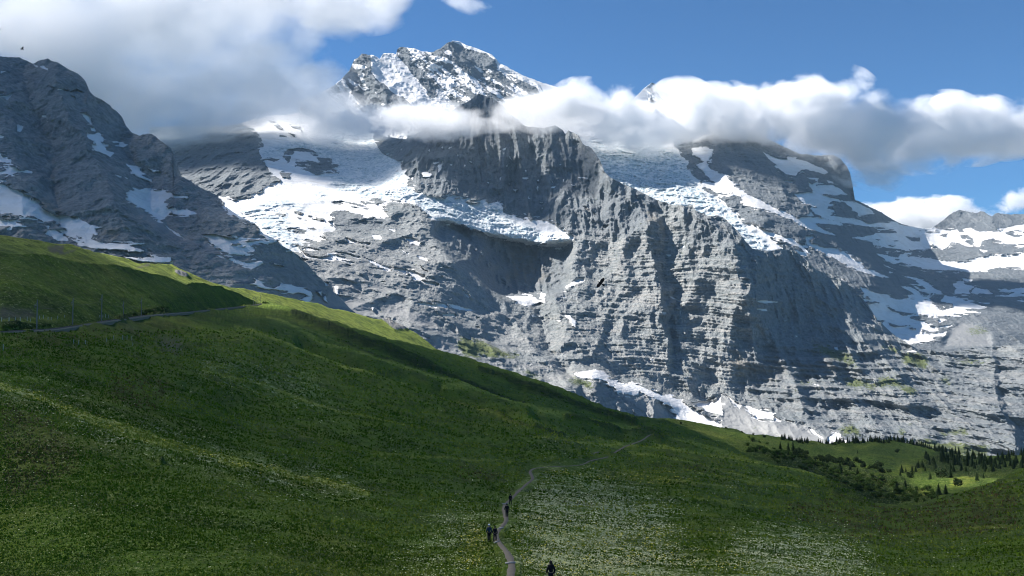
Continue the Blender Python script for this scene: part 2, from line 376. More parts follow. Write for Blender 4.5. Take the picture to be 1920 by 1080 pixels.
many(sf, 700, 220, 3.857, 1, [(350,400),(380,388),(425,410),(410,432),(360,430)], [(470,360),(505,320),(495,370),(470,405)], [(430,330),(480,325),(450,345)], [(275,440),(290,430),(285,455)], [(345,470),(380,470),(350,480)], [(395,485),(445,478),(400,490)], [(285,480),(315,498),(300,498)], [(545,225),(575,205),(550,230)], [(925,235),(960,215),(945,240)], [(985,280),(995,280),(992,315)],
 [(955,355),(985,330),(965,360)], [(1075,430),(1130,435),(1125,445),(1090,442)], [(1015,525),(1045,520),(1030,545)], [(1180,505),(1195,500),(1190,535)], [(1275,508),(1310,495),(1300,512)], [(1120,570),(1135,590),(1125,592)], [(1280,455),(1292,470),(1285,475)], [(1480,435),(1540,433),(1500,442)], [(1375,450),(1388,445),(1380,465)], [(1430,485),(1458,495),(1440,498)], [(975,480),(985,478),(978,495)], [(820,465),(840,470),(825,475)], [(920,435),(930,430),(925,455)], [(585,425),(592,420),(590,440)], [(1205,615),(1240,608),(1220,620)], [(640,575),(655,575),(655,600),(645,598)])
for q in [(1105,385),(1190,455),(560,345),(660,350),(500,220),(613,275),(1060,305),(410,240),(1100,700),(1220,660),(700,320),(1350,340)]:
    poly(sf, [(q[0]-7,q[1]-4),(q[0]+7,q[1]-7),(q[0]+3,q[1]+9)], 1, 700, 220, 3.857)
# snow cones at the foot of the wall
many(sf, 900, 560, 3.857, 1, [(680,540),(740,528),(810,520),(840,510),(880,525),(930,580),(1000,605),(1070,615),(1150,625),(1200,650),(1300,690),(1440,730),(1500,780),(1697,880),(1697,920),(1480,920),(1420,840),(1410,800),(1340,760),(1200,690),(1160,670),(1140,700),(1060,690),(1000,670),(940,620),(900,590),(830,580),(760,580),(700,560)], [(1230,432),(1262,432),(1255,448),(1235,445)], [(1320,100),(1345,98),(1350,115),(1325,118)])
many(sf, 1280, 640, 4.909, 1, [(-60,555),(0,570),(60,610),(200,680),(360,750),(370,790),(250,780),(-60,765)], [(70,565),(200,560),(300,545),(360,485),(350,520),(358,685),(310,670),(220,640),(150,590)], [(360,480),(385,480),(480,555),(560,590),(620,600),(700,630),(835,660),(830,720),(740,705),(690,710),(640,665),(600,620),(545,590),(520,620),(450,560),(390,500)],
 [(840,680),(905,720),(900,745),(850,735)], [(940,718),(1020,740),(1010,750),(950,738)], [(1150,795),(1180,800),(1240,850),(1300,890),(1280,900),(1200,850)], [(1330,885),(1400,840),(1450,850),(1440,880),(1520,915),(1480,940),(1350,930)], [(1390,55),(1420,60),(1430,85),(1400,75)], [(1180,385),(1265,408),(1240,410)], [(1635,335),(1669,345),(1669,360)])
many(sf, 1380, 430, 4, 1, [(155,540),(210,530),(320,545),(310,554),(180,554)], [(155,597),(230,598),(230,611),(160,609)], [(730,885),(770,905),(750,902)], [(450,798),(475,800),(460,808)], [(780,360),(830,385),(800,382)], [(360,683),(388,685),(370,692)])
many(sf, 1560, 640, 4.909, 1, [(690,82),(780,85),(780,105),(700,98)], [(870,140),(910,140),(890,152)], [(265,335),(300,340),(320,370),(290,360)], [(325,350),(390,355),(385,385),(330,375)], [(15,55),(50,60),(55,80),(30,75)])
stroke(sf, [(1258,557),(1268,561),(1278,567)], 1, 2); stroke(sf, [(1279,572),(1276,590),(1272,598)], 1, 2)
many(sf, 1080, 230, 4, 1, [(755,945),(790,920),(825,918),(810,935),(770,955)], [(680,990),(710,988),(705,1005),(685,1005)], [(1010,928),(1075,928),(1040,938)], [(15,408),(90,408),(95,418),(20,416)], [(65,625),(80,630),(110,660),(95,660)], [(130,675),(150,695),(140,698)])
# grass on ledges and spurs
many(grf, 900, 560, 3.857, 1, [(-20,290),(60,330),(150,380),(300,420),(350,430),(240,432),(120,420),(0,400)], [(280,520),(350,520),(450,590),(400,585)], [(640,570),(760,590),(850,640),(780,650),(650,610)])
many(grf, 500, 440, 4.155, 1, [(1480,810),(1560,800),(1640,830),(1662,900),(1662,970),(1520,935)])
many(grf, 1560, 640, 4.909, 1, [(660,110),(780,100),(890,150),(880,230),(850,265),(760,210),(660,205),(640,150)], [(400,370),(500,320),(600,350),(640,390),(760,430),(800,480),(700,490),(620,420),(480,410),(420,430)], [(980,830),(1240,810),(1280,850),(1000,870)], [(590,800),(640,800),(700,850),(660,880)])
many(grf, 1560, 640, 4.909, .6, [(110,350),(260,350),(390,390),(410,455),(300,420),(150,420)], [(0,70),(100,90),(180,160),(240,240),(120,200),(0,130)], [(960,330),(1040,340),(1150,400),(1000,380)], [(1020,930),(1480,950),(1400,1000),(1480,1060),(1300,1080),(1100,1040),(960,980),(900,930)], [(60,780),(230,775),(260,860),(80,860)], [(750,910),(900,900),(1000,960),(1150,1080),(900,1080)], [(400,30),(560,40),(660,110),(600,120)])
many(grf, 1560, 640, 4.909, .5, [(1240,170),(1540,190),(1300,220),(1050,190)])
many(grf, 1280, 640, 4.909, .55, [(1160,60),(1300,40),(1440,80),(1560,140),(1620,240),(1450,190),(1300,130)], [(1040,370),(1130,360),(1220,410),(1060,400)])
# scree fans
many(scf, 500, 440, 4.155, 1, [(340,440),(470,480),(480,360),(540,380),(560,470),(720,500),(850,540),(1000,520),(1150,590),(1300,640),(1350,760),(1000,650),(860,640),(600,600),(340,560)], [(1280,780),(1400,800),(1530,870),(1510,930),(1330,890)], [(620,380),(900,380),(1100,470),(900,440)])
many(scf, 900, 560, 3.857, .8, [(940,640),(1160,710),(1340,780),(1440,900),(1250,850),(1000,700)], [(600,520),(800,590),(950,680),(900,700),(700,600)])
many(scf, 380, 340, 4.5, 1, [(-20,460),(190,590),(350,640),(280,655),(100,600),(-20,570)], [(400,800),(330,790),(180,840),(420,870)])
many(scf, 0, 340, 2.7, .9, [(640,100),(820,200),(1000,300),(1050,330),(900,300),(700,180)])
many(scf, 1280, 640, 4.909, 1, [(340,490),(370,490),(470,560),(560,600),(700,710),(850,740),(1020,755),(1150,795),(1290,890),(1290,930),(1000,900),(600,850),(440,810),(220,740),(200,640),(350,690)])
many(taf, 780, 360, 4.155, 1, [(720,450),(850,430),(940,450),(990,620),(1080,640),(950,690),(700,680),(730,560)], [(1020,490),(1060,500),(1050,590),(1020,570)])
many(taf, 1280, 640, 4.909, .7, [(450,100),(520,100),(680,240),(660,370),(560,390),(440,280)], [(740,230),(860,240),(850,370),(760,340)], [(1320,160),(1430,160),(1420,300),(1330,300)])
many(taf, 1380, 430, 4, .6, [(520,480),(600,520),(640,600),(820,600),(800,640),(560,620)])
many(taf, 0, 270, 4.697, .8, [(340,490),(400,490),(530,560),(520,625),(440,600),(380,560)], [(900,720),(1040,760),(1030,840),(900,800)])
many(taf, 1080, 230, 4, .8, [(520,650),(600,670),(600,750),(560,760)], [(610,740),(650,740),(650,790),(615,790)])
many(dkf, 780, 360, 4.155, .5, [(340,560),(480,400),(700,700),(1180,700),(1180,580),(1220,440),(1100,480),(960,440),(900,640),(640,640),(360,470)])
many(dkf, 1280, 640, 4.909, .8, [(860,230),(900,240),(940,380),(930,540),(880,540),(860,420)], [(800,80),(820,80),(830,200),(805,200)])
# farther mountain
many(sb, 1080, 230, 4, 1, [(60,60),(300,60),(700,100),(780,240),(850,300),(830,340),(860,380),(930,440),(925,480),(1000,530),(1100,580),(1140,640),(1200,680),(1230,740),(1350,780),(1450,820),(1570,860),(1660,885),(1600,885),(1440,850),(1550,940),(1500,1040),(900,1040),(60,500)],
 [(870,190),(1020,200),(1020,250),(980,290),(1000,340),(1130,400),(1170,460),(1230,460),(1180,480),(1250,520),(1330,560),(1450,620),(1560,670),(1680,720),(1680,750),(1600,720),(1450,660),(1250,600),(1250,570),(1180,530),(1060,530),(940,470),(950,440),(1050,450),(1000,420),(900,320),(960,290),(900,240),(870,250)])
many(icb, 1080, 230, 4, 1, [(60,60),(300,60),(700,190),(830,300),(860,380),(930,440),(925,480),(1000,530),(1100,580),(1140,640),(1200,680),(1350,830),(1450,900),(1500,1040),(900,1040),(60,500)])
many(sb, 1400, 240, 3.375, 1, [(-20,410),(0,420),(60,440),(150,500),(220,530),(320,570),(400,565),(500,575),(610,600),(610,615),(430,600),(500,650),(570,680),(500,670),(400,640),(280,575),(150,520),(-20,490)],
 [(290,415),(420,410),(380,335),(420,370),(470,360),(540,360),(640,425),(560,420),(480,415),(500,430),(600,460),(700,470),(800,530),(810,545),(700,530),(620,470),(550,460),(520,480),(520,510),(550,540),(530,555),(700,580),(800,610),(850,600),(950,600),(1020,625),(1180,630),(1260,650),(1340,640),(1360,700),(1430,750),(1380,745),(1300,715),(1240,775),(1180,735),(1100,765),(960,765),(800,740),(830,720),(650,695),(800,680),(820,665),(950,665),(940,640),(820,625),(620,600),(490,570),(440,540),(400,510),(450,500),(360,470)],
 [(100,150),(210,200),(300,195),(370,210),(460,250),(520,280),(500,290),(430,275),(350,260),(310,300),(250,290),(200,250)], [(385,310),(450,325),(440,337)], [(230,335),(300,335),(290,350)], [(510,330),(550,345),(520,350)],
 [(1370,640),(1420,630),(1480,660),(1600,650),(1735,610),(1800,600),(1800,640),(1650,650),(1620,660),(1700,690),(1800,680),(1800,740),(1640,730),(1560,700),(1500,710),(1460,750),(1440,735),(1430,700),(1380,660)], [(1470,765),(1530,775),(1500,790)],
 [(815,790),(860,800),(950,820),(1040,810),(1180,830),(1260,840),(1400,850),(1550,810),(1650,815),(1735,795),(2000,780),(2000,885),(1600,880),(1450,910),(1300,900),(1150,895),(1050,870),(980,850),(930,860),(850,815)],
 [(370,690),(430,680),(430,700),(390,710),(420,730),(500,760),(560,760),(640,800),(720,860),(740,885),(700,880),(820,910),(900,950),(860,945),(750,915),(640,870),(520,800),(380,740)],
 [(150,655),(250,690),(310,710),(420,805),(300,740),(220,705)], [(300,770),(390,800),(380,815),(340,800)], [(860,865),(945,895),(900,885)], [(890,910),(940,918),(900,920)], [(985,930),(1080,950),(1190,1000),(1100,975)],
 [(975,1000),(1050,1010),(1110,1050),(1060,1050)], [(1065,970),(1130,990),(1230,1040),(1200,1050),(1130,1035),(1130,1010)], [(1300,990),(1350,975),(1420,1000),(1410,1050),(1330,1040),(1340,1010)], [(1370,950),(1440,970),(1390,970)], [(1440,1015),(1520,1020),(1560,1050),(1450,1045)], [(1600,1030),(1800,1005),(1800,1040),(1640,1040)], [(600,950),(630,965),(605,962)])
many(sb, 1400, 240, 3.375, 0, [(850,630),(940,645),(930,665),(850,660)], [(1000,685),(1110,690),(1100,720),(1050,720)], [(900,740),(990,740),(930,750)], [(930,710),(970,715),(940,722)], [(1080,650),(1230,645),(1220,660),(1120,660)], [(1210,680),(1280,665),(1260,690)], [(1580,845),(1600,840),(1600,860)], [(940,825),(980,835),(960,845)], [(800,700),(850,705),(830,712)], [(540,440),(610,440),(580,452)])
many(sb, 1560, 480, 4.5, 1, [(230,255),(340,300),(450,340),(560,370),(640,365),(760,360),(830,390),(900,440),(930,460),(1020,450),(1030,400),(920,380),(960,335),(1030,345),(1130,380),(1310,430),(1290,440),(1130,440),(1120,460),(1250,480),(1180,480),(1000,490),(1110,510),(900,510),(850,500),(700,490),(560,460),(400,400),(330,370),(270,310)],
 [(100,300),(270,390),(300,400),(430,420),(560,490),(700,540),(800,570),(900,635),(820,640),(720,590),(640,585),(560,590),(440,545),(300,540),(270,430)], [(400,560),(440,570),(540,600),(640,600),(760,650),(860,675),(850,712),(640,750),(500,700)], [(820,660),(900,650),(975,635),(930,675),(850,680)], [(890,600),(1030,582),(980,605)], [(900,530),(940,530),(985,545),(910,560)],
 [(575,255),(620,262),(660,255),(700,280),(760,320),(720,322),(640,290)], [(700,215),(760,210),(830,250),(910,290),(940,320),(820,310),(740,290),(710,280),(800,270),(780,250)], [(1010,240),(1060,220),(1180,250),(1180,270),(1100,280),(1170,320),(1040,310),(1050,270)], [(1200,265),(1300,280),(1355,320),(1280,310),(1190,300)], [(1100,185),(1190,200),(1180,215)], [(1370,340),(1595,320),(1700,315),(1700,345)], [(1400,275),(1520,285),(1440,300)], [(1540,370),(1595,375),(1650,395)], [(1200,390),(1400,395),(1300,400)], [(0,0),(60,0),(270,80),(270,100),(160,80)])
many(sb, 1560, 480, 4.5, 0, [(400,410),(480,415),(440,430)], [(560,485),(640,490),(600,500)])
many(grb, 1560, 480, 4.5, .7, [(1100,620),(1250,600),(1340,650),(1180,665)])
many(scb, 1560, 480, 4.5, 1, [(940,700),(980,640),(1080,550),(1180,570),(1340,650),(1340,760),(940,760)])
many(scb, 1380, 430, 4, .7, [(420,150),(560,230),(700,300),(600,280),(480,230)])
# summit pyramid
many(sj, 620, 60, 4.364, .10, [(250,170),(340,190),(330,320),(100,330),(170,260),(210,240)], [(880,140),(960,90),(1030,70),(1100,130),(1280,150),(1350,210),(1380,260),(1340,300),(1200,290),(1100,250),(1000,220),(880,190),(850,160)])
many(sj, 620, 60, 4.364, 1.25, [(170,265),(310,280),(300,300),(180,290)], [(320,190),(400,220),(430,170),(530,180),(620,280),(700,420),(780,500),(800,560),(900,560),(760,600),(680,640),(600,520),(520,490),(440,410),(380,380),(340,290),(350,240)])
many(sj, 620, 60, 4.364, .30, [(330,320),(380,380),(440,410),(520,490),(600,520),(680,600),(690,650),(560,700),(460,650),(330,680),(290,620),(300,480),(280,380)], [(740,220),(900,230),(1100,270),(1200,310),(1300,330),(1340,400),(1180,340),(1000,290),(800,260)], [(545,120),(600,130),(610,170),(560,170)])
many(sj, 620, 60, 4.364, 1.7, [(985,66),(1040,60),(1150,105),(1300,145),(1350,190),(1340,212),(1280,168),(1130,138),(1060,98)], [(1350,215),(1420,245),(1660,365),(1720,415),(2000,440),(2600,300),(2600,900),(1900,800),(1700,440),(1500,345),(1370,265)], [(980,190),(900,150),(990,165)])
many(sj, 620, 60, 4.364, .45, [(1200,360),(1500,370),(1700,450),(1600,560),(1440,580),(1200,480)])
many(sj, 620, 60, 4.364, .3, [(2200,520),(2280,510),(2300,540),(2220,550)], [(2150,640),(2300,620),(2280,660)])
grf = np.clip(grf * 1.45, 0, 1); grf, scf, taf, dkf, icf, grb, scb, icb = [blur(m_, r_) for m_, r_ in ((grf, 5), (scf, 4), (taf, 5), (dkf, 4), (icf, 5), (grb, 5), (scb, 4), (icb, 5))]
sj = blur(sj, 3)
zero = newmap()
NEARSNOW = {id(sf): np.clip(blur(sf, 9) * 1.9, 0, .9) * (1 - grf), id(sb): np.clip(blur(sb, 9) * 1.6, 0, 1)}
recess = newmap()
poly(recess, [(250,470),(360,590),(480,680),(600,780),(700,815),(900,810),(1010,800),(1120,760),(1190,700),(1180,580),(1220,440),(1220,400),(1000,420),(700,370),(500,320),(300,250),(180,220),(140,330)], 1, 780, 360, 4.155)
recess = blur(recess, 5)

foot = newmap(); many(foot, 0, 0, 1, 1, [(1075,700),(1115,690),(1150,715),(1210,722),(1290,752),(1340,775),(1352,745),(1400,775),(1480,800),(1590,830),(1700,880),(1100,880),(1000,760)])
foot = blur(foot, 9)
lowr = newmap(); many(lowr, 0, 0, 1, 1, [(1400,650),(1640,630),(2080,655),(2080,900),(1400,880)]); lowr = blur(lowr, 18)
bedm = newmap(.55); kf = newmap(); slo = newmap()
poly(bedm, [(1120,420),(1420,420),(1420,740),(1000,760),(1000,600),(1130,560)], 1.0); poly(bedm, [(1400,640),(2080,640),(2080,900),(1400,860)], .85)
KP = [(735,290),(760,262),(897,160),(1040,225),(1100,265),(1150,330),(1260,380),(1180,440),(1110,440),(1070,440),(1000,420),(940,385),(900,370),(800,360),(760,330)]
poly(bedm, KP, .08); poly(kf, KP, 1); poly(bedm, [(1420,470),(1500,470),(1640,590),(1600,640),(1420,640)], .2); poly(kf, [(1420,470),(1500,470),(1640,590),(1600,640),(1420,640)], .4)
poly(kf, [(1290,380),(1390,430),(1400,460),(1290,465)], .8); poly(bedm, [(1280,380),(1400,440),(1400,460),(1260,470)], .15)
poly(kf, [(840,400),(1070,470),(1060,560),(1000,575),(930,560),(860,470)], 1); poly(bedm, [(800,380),(1070,470),(1060,570),(1000,575),(930,570),(860,470)], .1)
poly(kf, [(320,230),(460,230),(525,340),(430,380),(340,340)], .9); poly(bedm, [(280,230),(460,230),(525,340),(430,380),(280,340)], .15)
poly(bedm, [(-160,90),(330,90),(330,300),(420,380),(200,420),(-160,350)], .25)
poly(slo, [(400,440),(620,430),(830,440),(930,570),(1040,680),(1130,760),(900,760),(400,600)], 1)
bedm, kf, slo = blur(bedm, 14), blur(kf, 9), blur(slo, 25)
scf = np.maximum(scf, slo * .38 * (1 - kf))  # lower slopes paled through the scree cover: sunlit brightness put into the colour
# ------------------------------------------------------------------ mountains
MM = mountain_mat()
def rock_detail(amp=1.0, seed=0, bedh=26.0, bed_amp=1.0, bedtilt=0.10, big=105):
    def f(px, py, x, y, z, C):
        sm = sstep(0.35, 0.65, C['snow'])
        r = amp * (1 - 0.85 * sm) * (1 - 0.6 * C['scree'])
        # buttresses and couloirs: tall, narrow forms
        wx = x + 60 * (noise3(x / 150, y / 150, z / 150, seed + 90) - .5)
        o = (0.5 - ridged(wx / 330, y / 700, z / 900, 3, seed + 1)) * big * amp * (1 - .5 * sm) * (1 - .6 * C['scree'])
        o = o + (0.5 - ridged(wx / 95, y / 220, z / 210, 3, seed + 2)) * 46 * r
        o = o + (0.5 - ridged(x / 30, y / 60, z / 48, 3, seed + 3)) * 17 * r
        o = o + (0.5 - fbm(x / 9, y / 20, z / 9, 3, seed + 4, .65)) * 17 * r
        # beds: a stair of ledges
        zz = z + bedtilt * x + 26 * fbm(x / 160, y / 300, z / 200, 3, seed + 5)
        k = noise3(x / 260, y / 400, z / 120, seed + 6)
        for h, a in ((bedh * 2.6, .42), (bedh, .5), (bedh * .42, .8)):
            q = zz / h + 3 * k
            fr = q - np.floor(q)
            st = sstep(0.55, 0.98, fr) - fr
            w = sstep(.3, .62, noise3(x / (h * 5), y / (h * 5), z / (h * 3), seed + 7 + int(h)))
            o = o + st * h * a * bed_amp * r * w * C['bed']
        # broken glacier ice
        ic = C['ice'] * sm
        o = o + ic * ((0.5 - ridged(x / 60 + noise3(x / 90, y / 90, z / 50, 5) * 2, y / 80, z / 34, 4, seed + 8)) * 34 + (0.5 - ridged(x / 15, y / 30, z / 10, 3, seed + 9)) * 14)
        o = o + sm * (0.5 - fbm(x / 140, y / 140, z / 60, 3, seed + 10)) * 40
        return o
    return f

dkf = np.maximum(np.maximum(dkf, kf * .65), lowr * .45 * (1 - scf))  # steep walls and recess darkened: their shade put into the rock colour
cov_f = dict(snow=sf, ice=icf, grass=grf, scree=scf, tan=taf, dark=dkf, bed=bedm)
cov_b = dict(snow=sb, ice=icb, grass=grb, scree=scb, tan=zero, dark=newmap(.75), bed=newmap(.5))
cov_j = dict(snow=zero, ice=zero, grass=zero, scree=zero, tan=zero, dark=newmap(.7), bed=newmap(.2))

# left massif
topA = line([(-160,90),(-60,100),(0,104),(10,106),(40,108),(62,119),(80,112),(88,110),(97,114),(110,117),(125,130),(148,138),(160,150),(165,168),(175,178),(190,185),(206,196),(210,205),(222,212),(230,222),(232,232),(245,247),(255,252),(262,255),(268,252),(286,253),(300,264),(318,276),(324,286),(326,326),(335,330),(360,342),(385,355),(405,365),(420,385),(450,405),(480,420),(495,440),(515,450),(530,460),(560,480),(600,520),(650,570),(700,620),(760,650)])
botA = line([(-160,480),(0,490),(300,530),(500,585),(620,640),(760,700)])
dA = tps([(-160,100,2150),(0,105,2150),(160,150,2150),(230,222,2120),(320,280,2080),(360,342,2000),(420,385,1950),(495,440,1850),(600,520,1900),(700,620,1900),(0,480,1450),(0,380,1600),(200,480,1480),(300,500,1520),(450,540,1600),(600,590,1750),(200,350,1760),(760,700,1850)])
foldA = ([90,200,300,400,500], [[-160]*5,[-20,0,20,40,60],[40,60,90,110,130],[90,130,180,220,260],[150,210,250,300,360],[230,300,330,400,440],[800]*5],
         [[0]*5,[-30]*5,[50,60,60,50,20],[-20,-30,-40,-40,-20],[60,60,70,60,20],[0,-10,-40,-60,-20],[0]*5])
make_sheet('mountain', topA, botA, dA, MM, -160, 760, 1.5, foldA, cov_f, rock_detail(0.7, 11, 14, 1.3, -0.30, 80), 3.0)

# front wall
topB = line([(280,240),(300,238),(430,235),(460,228),(480,222),(560,212),(620,235),(700,250),(760,262),(800,240),(850,205),(885,185),(897,174),(925,186),(945,198),(960,215),(985,235),(1020,240),(1040,236),(1055,243),(1060,252),(1066,245),(1085,255),(1092,268),(1110,278),(1124,300),(1134,322),(1145,332),(1160,340),(1180,350),(1195,357),(1225,372),(1255,382),(1287,387),(1291,384),(1297,384),(1304,394),(1320,400),(1328,405),(1345,403),(1358,408),(1368,418),(1386,437),(1396,450),(1410,466),(1440,472),(1465,466),(1490,470),(1500,477),(1530,505),(1560,515),(1600,540),(1630,575),(1645,600),(1680,630),(1720,655),(1780,660),(1800,655),(1850,650),(1920,645),(2080,640)])
botB = line([(280,560),(500,640),(820,720),(1230,840),(1540,880),(2080,910)])
dB = tps([(300,240,4300),(300,300,3600),(300,375,2950),(460,235,4300),(455,290,3600),(450,370,3000),(560,225,4500),(700,250,4550),(640,300,3900),(560,350,3300),(520,440,2500),(640,400,3000),(640,500,2350),(600,580,2000),(800,650,2050),(750,520,2500),(860,460,2900),(760,270,3900),(900,180,4000),(1040,240,3800),(900,380,3480),(1060,445,3320),(940,580,2750),(1000,640,2500),(1000,700,2250),(1100,740,2250),(1145,330,3450),(1295,385,3180),(1270,600,2850),(1270,790,2480),(1465,467,3080),(1640,600,3080),(1500,640,2860),(1500,820,2380),(1750,660,3100),(1915,645,3200),(1700,740,2650),(1700,850,2250),(1915,740,2700),(1915,860,2300),(400,600,1900),(2080,700,2800)])
ysB = [240,320,400,480,560,640,720,800]
foldB = (ysB, [[280]*8, [500,520,520,560,600,640,700,760], [720,740,760,865,935,1000,1060,1120], [800,820,880,930,1000,1030,1075,1150], [1000,1020,1060,1060,1060,1080,1105,1165],
  [1060,1110,1122,1145,1155,1150,1155,1200], [1100,1160,1200,1225,1235,1262,1262,1255], [1140,1200,1250,1258,1264,1274,1274,1274], [1180,1240,1300,1402,1405,1396,1400,1400],
  [1400,1400,1420,1470,1480,1500,1500,1500], [1560,1560,1580,1640,1660,1690,1700,1700], [1760,1760,1760,1780,1800,1800,1790,1780], [1840,1840,1840,1850,1855,1860,1868,1893], [1870,1870,1870,1872,1874,1876,1880,1912], [2080]*8],
 [[0]*8, [0]*8, [0,0,0,-50,-90,-70,-30,-20], [0,0,30,60,40,30,20,20], [-60,-40,-60,-60,-50,-50,-20,-10], [35,50,50,35,30,20,0,0], [-35,-40,-35,-45,-50,-35,0,0], [40,50,95,90,65,35,0,0], [-40,-40,-40,-100,-100,-45,0,0],
  [60,60,60,70,50,20,10,0], [60,60,60,130,110,40,0,0], [-20,-20,-20,60,60,20,-10,-10], [0,0,0,0,0,-10,-30,-45], [0,0,0,0,0,0,10,15], [0]*8])
rdB = rock_detail(0.95, 23, 24, 1.15, 0.06)
def detB(px, py, x, y, z, C):
    o = rdB(px, py, x, y, z, C) + 150 * samp(recess, px, py) - 120 * samp(foot, px, py)
    lw = samp(lowr, px, py)
    for h, a_ in ((85, .5), (38, .6), (17, .8)):
        q_ = (z + .10 * x + 50 * fbm(x / 260, y / 400, z / 300, 3, 320)) / h; fr = q_ - np.floor(q_)
        o = o + lw * (sstep(.45, .98, fr) - fr) * h * a_
    o = o + lw * (.5 - ridged(x / 130, y / 300, z / 200, 3, 321)) * 70 + lw * (.5 - ridged(x / 40, y / 120, z / 70, 3, 322)) * 24
    bare = 1 - .9 * sstep(.35, .65, C['snow'])
    k = samp(kf, px, py) * bare
    o = o + k * ((.5 - ridged(x / 85 + z / 700, y / 400, z / 520, 3, 301)) * 85 + (.5 - ridged(x / 26, y / 120, z / 170, 3, 302)) * 30)
    q = samp(slo, px, py) * bare * (1 - .8 * C['scree']); t = .86 * x - .5 * z; p = .5 * x + .86 * z
    o = o + q * ((.5 - ridged(t / 420, y / 600, p / 80, 3, 303)) * 48 + (.5 - ridged(t / 130, y / 200, p / 22, 3, 304)) * 15)
    for h, a_, tl in ((34, .8, .42), (13, 1.1, .36)):
        q_ = (z + tl * x + 22 * noise3(x / 120, y / 200, z / 100, 310)) / h; fr = q_ - np.floor(q_)
        o = o + q * (sstep(.5, .97, fr) - fr) * h * a_ * sstep(.3, .6, noise3(x / (h * 6), y / (h * 6), z / (h * 3), 311))
    o = o + bare * (.5 - ridged(x / 180 + noise3(x / 300, y / 300, z / 200, 9), y / 500, z / 260 - x / 500, 2, 305)) * 70 * (1 - .6 * k)
    return o
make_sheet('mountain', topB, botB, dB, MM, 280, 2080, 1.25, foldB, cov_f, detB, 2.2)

# farther slopes on the right
topR = line([(1000,255),(1090,262),(1200,250),(1330,240),(1420,252),(1470,275),(1500,288),(1530,291),(1562,290),(1575,297),(1588,312),(1594,325),(1599,350),(1603,374),(1640,392),(1660,403),(1690,420),(1720,427),(1745,429),(1757,420),(1770,411),(1780,402),(1790,396),(1800,393),(1812,395),(1820,398),(1832,400),(1838,396),(1846,397),(1852,402),(1860,406),(1866,400),(1872,399),(1890,402),(1920,401),(2080,395)])
botR = line([(1000,420),(1300,470),(1480,540),(1640,680),(2080,700)])
dR = tps([(1090,260,4700),(1200,300,4500),(1300,400,3900),(1460,480,3600),(1340,260,4700),(1500,290,4800),(1600,370,4700),(1550,450,4050),(1680,420,5200),(1740,432,5600),(1850,400,5900),(1915,400,5900),(1700,480,4900),(1900,490,5100),(1640,540,3750),(1880,560,4300),(1640,600,3600),(1800,640,3600),(1915,650,3700),(2080,500,5000)])
foldR = ([240,320,400,480,560,640],[[1000]*6,[1290,1310,1380,1440,1500,1560],[1330,1350,1420,1500,1560,1620],[1560,1570,1640,1700,1750,1800],[1604,1606,1700,1760,1800,1850],[2080]*6],
 [[0]*6,[20,20,20,20,0,0],[-60,-60,-60,-40,0,0],[-80,-80,-60,-40,0,0],[120,140,30,20,0,0],[0]*6])
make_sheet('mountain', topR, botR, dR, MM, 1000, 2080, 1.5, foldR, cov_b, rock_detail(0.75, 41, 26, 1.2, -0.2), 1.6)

# summit pyramid
topJ = line([(560,190),(600,175),(628,158),(640,148),(655,131),(664,112),(672,108),(678,101),(690,103),(700,103),(712,110),(718,100),(728,98),(743,101),(745,92),(750,88),(762,90),(778,91),(790,96),(800,97),(812,98),(818,94),(826,90),(835,82),(842,78),(850,76),(862,79),(880,86),(900,92),(922,103),(930,110),(934,116),(950,124),(975,138),(1000,148),(1020,156),(1050,166),(1080,178),(1110,190),(1150,200),(1182,193),(1192,182),(1205,168),(1222,155),(1236,161),(1252,175),(1275,203),(1295,209),(1305,201),(1318,208),(1340,225),(1500,300)])
botJ = line([(560,300),(1500,330)])
dJ = tps([(600,170,5300),(690,105,5700),(850,77,6000),(1040,160,5900),(1200,160,6300),(1400,250,6300),(700,220,5200),(900,200,5350),(1100,250,5300),(1400,290,5700),(800,140,5600),(560,300,5000)])
foldJ = ([80,120,160,200,240],[[560]*5,[640,660,680,690,695],[680,700,712,740,780],[745,760,800,850,900],[835,860,900,950,990],[860,890,930,980,1010],[930,950,990,1040,1080],[1200,1210,1225,1240,1250],[1230,1240,1260,1280,1300],[1500]*5],
 [[0]*5,[60,40,40,60,60],[-60,-70,-80,-60,-40],[30,50,70,80,60],[-60,-60,-50,-60,-60],[30,50,60,60,50],[-30,-40,-50,-40,-30],[-60]*5,[60]*5,[0]*5])
def detJ(px, py, x, y, z, C):
    # flutings run down to the right
    u = x * 0.75 + z * 0.66; w = -x * 0.66 + z * 0.75
    o = (0.5 - ridged(u / 160, y / 500, w / 420, 3, 51)) * 110
    o = o + (0.5 - ridged(u / 46, y / 160, w / 130, 3, 52)) * 42
    o = o + (0.5 - ridged(x / 20, y / 40, z / 20, 3, 53)) * 15
    f = samp(sj, px, py)
    n1 = fbm(u / 40, y / 150, w / 190, 4, 54, 0.6)
    n2 = fbm(x / 60 + z / 40, y / 100, z / 14 - x / 60, 4, 55, 0.6)
    s = f + (n1 - 0.5) * 1.3 + (n2 - .5) * .4
    C['snow'][:] = np.clip((s - 0.5) * 5 + 0.5, 0, 1)
    return o * (1 - .35 * sstep(.7, 1, f)) * (1 - .55 * sstep(1.2, 1.6, f))
make_sheet('mountain', topJ, botJ, dJ, MM, 560, 1500, 1.1, foldJ, cov_j, detJ, 1.6)

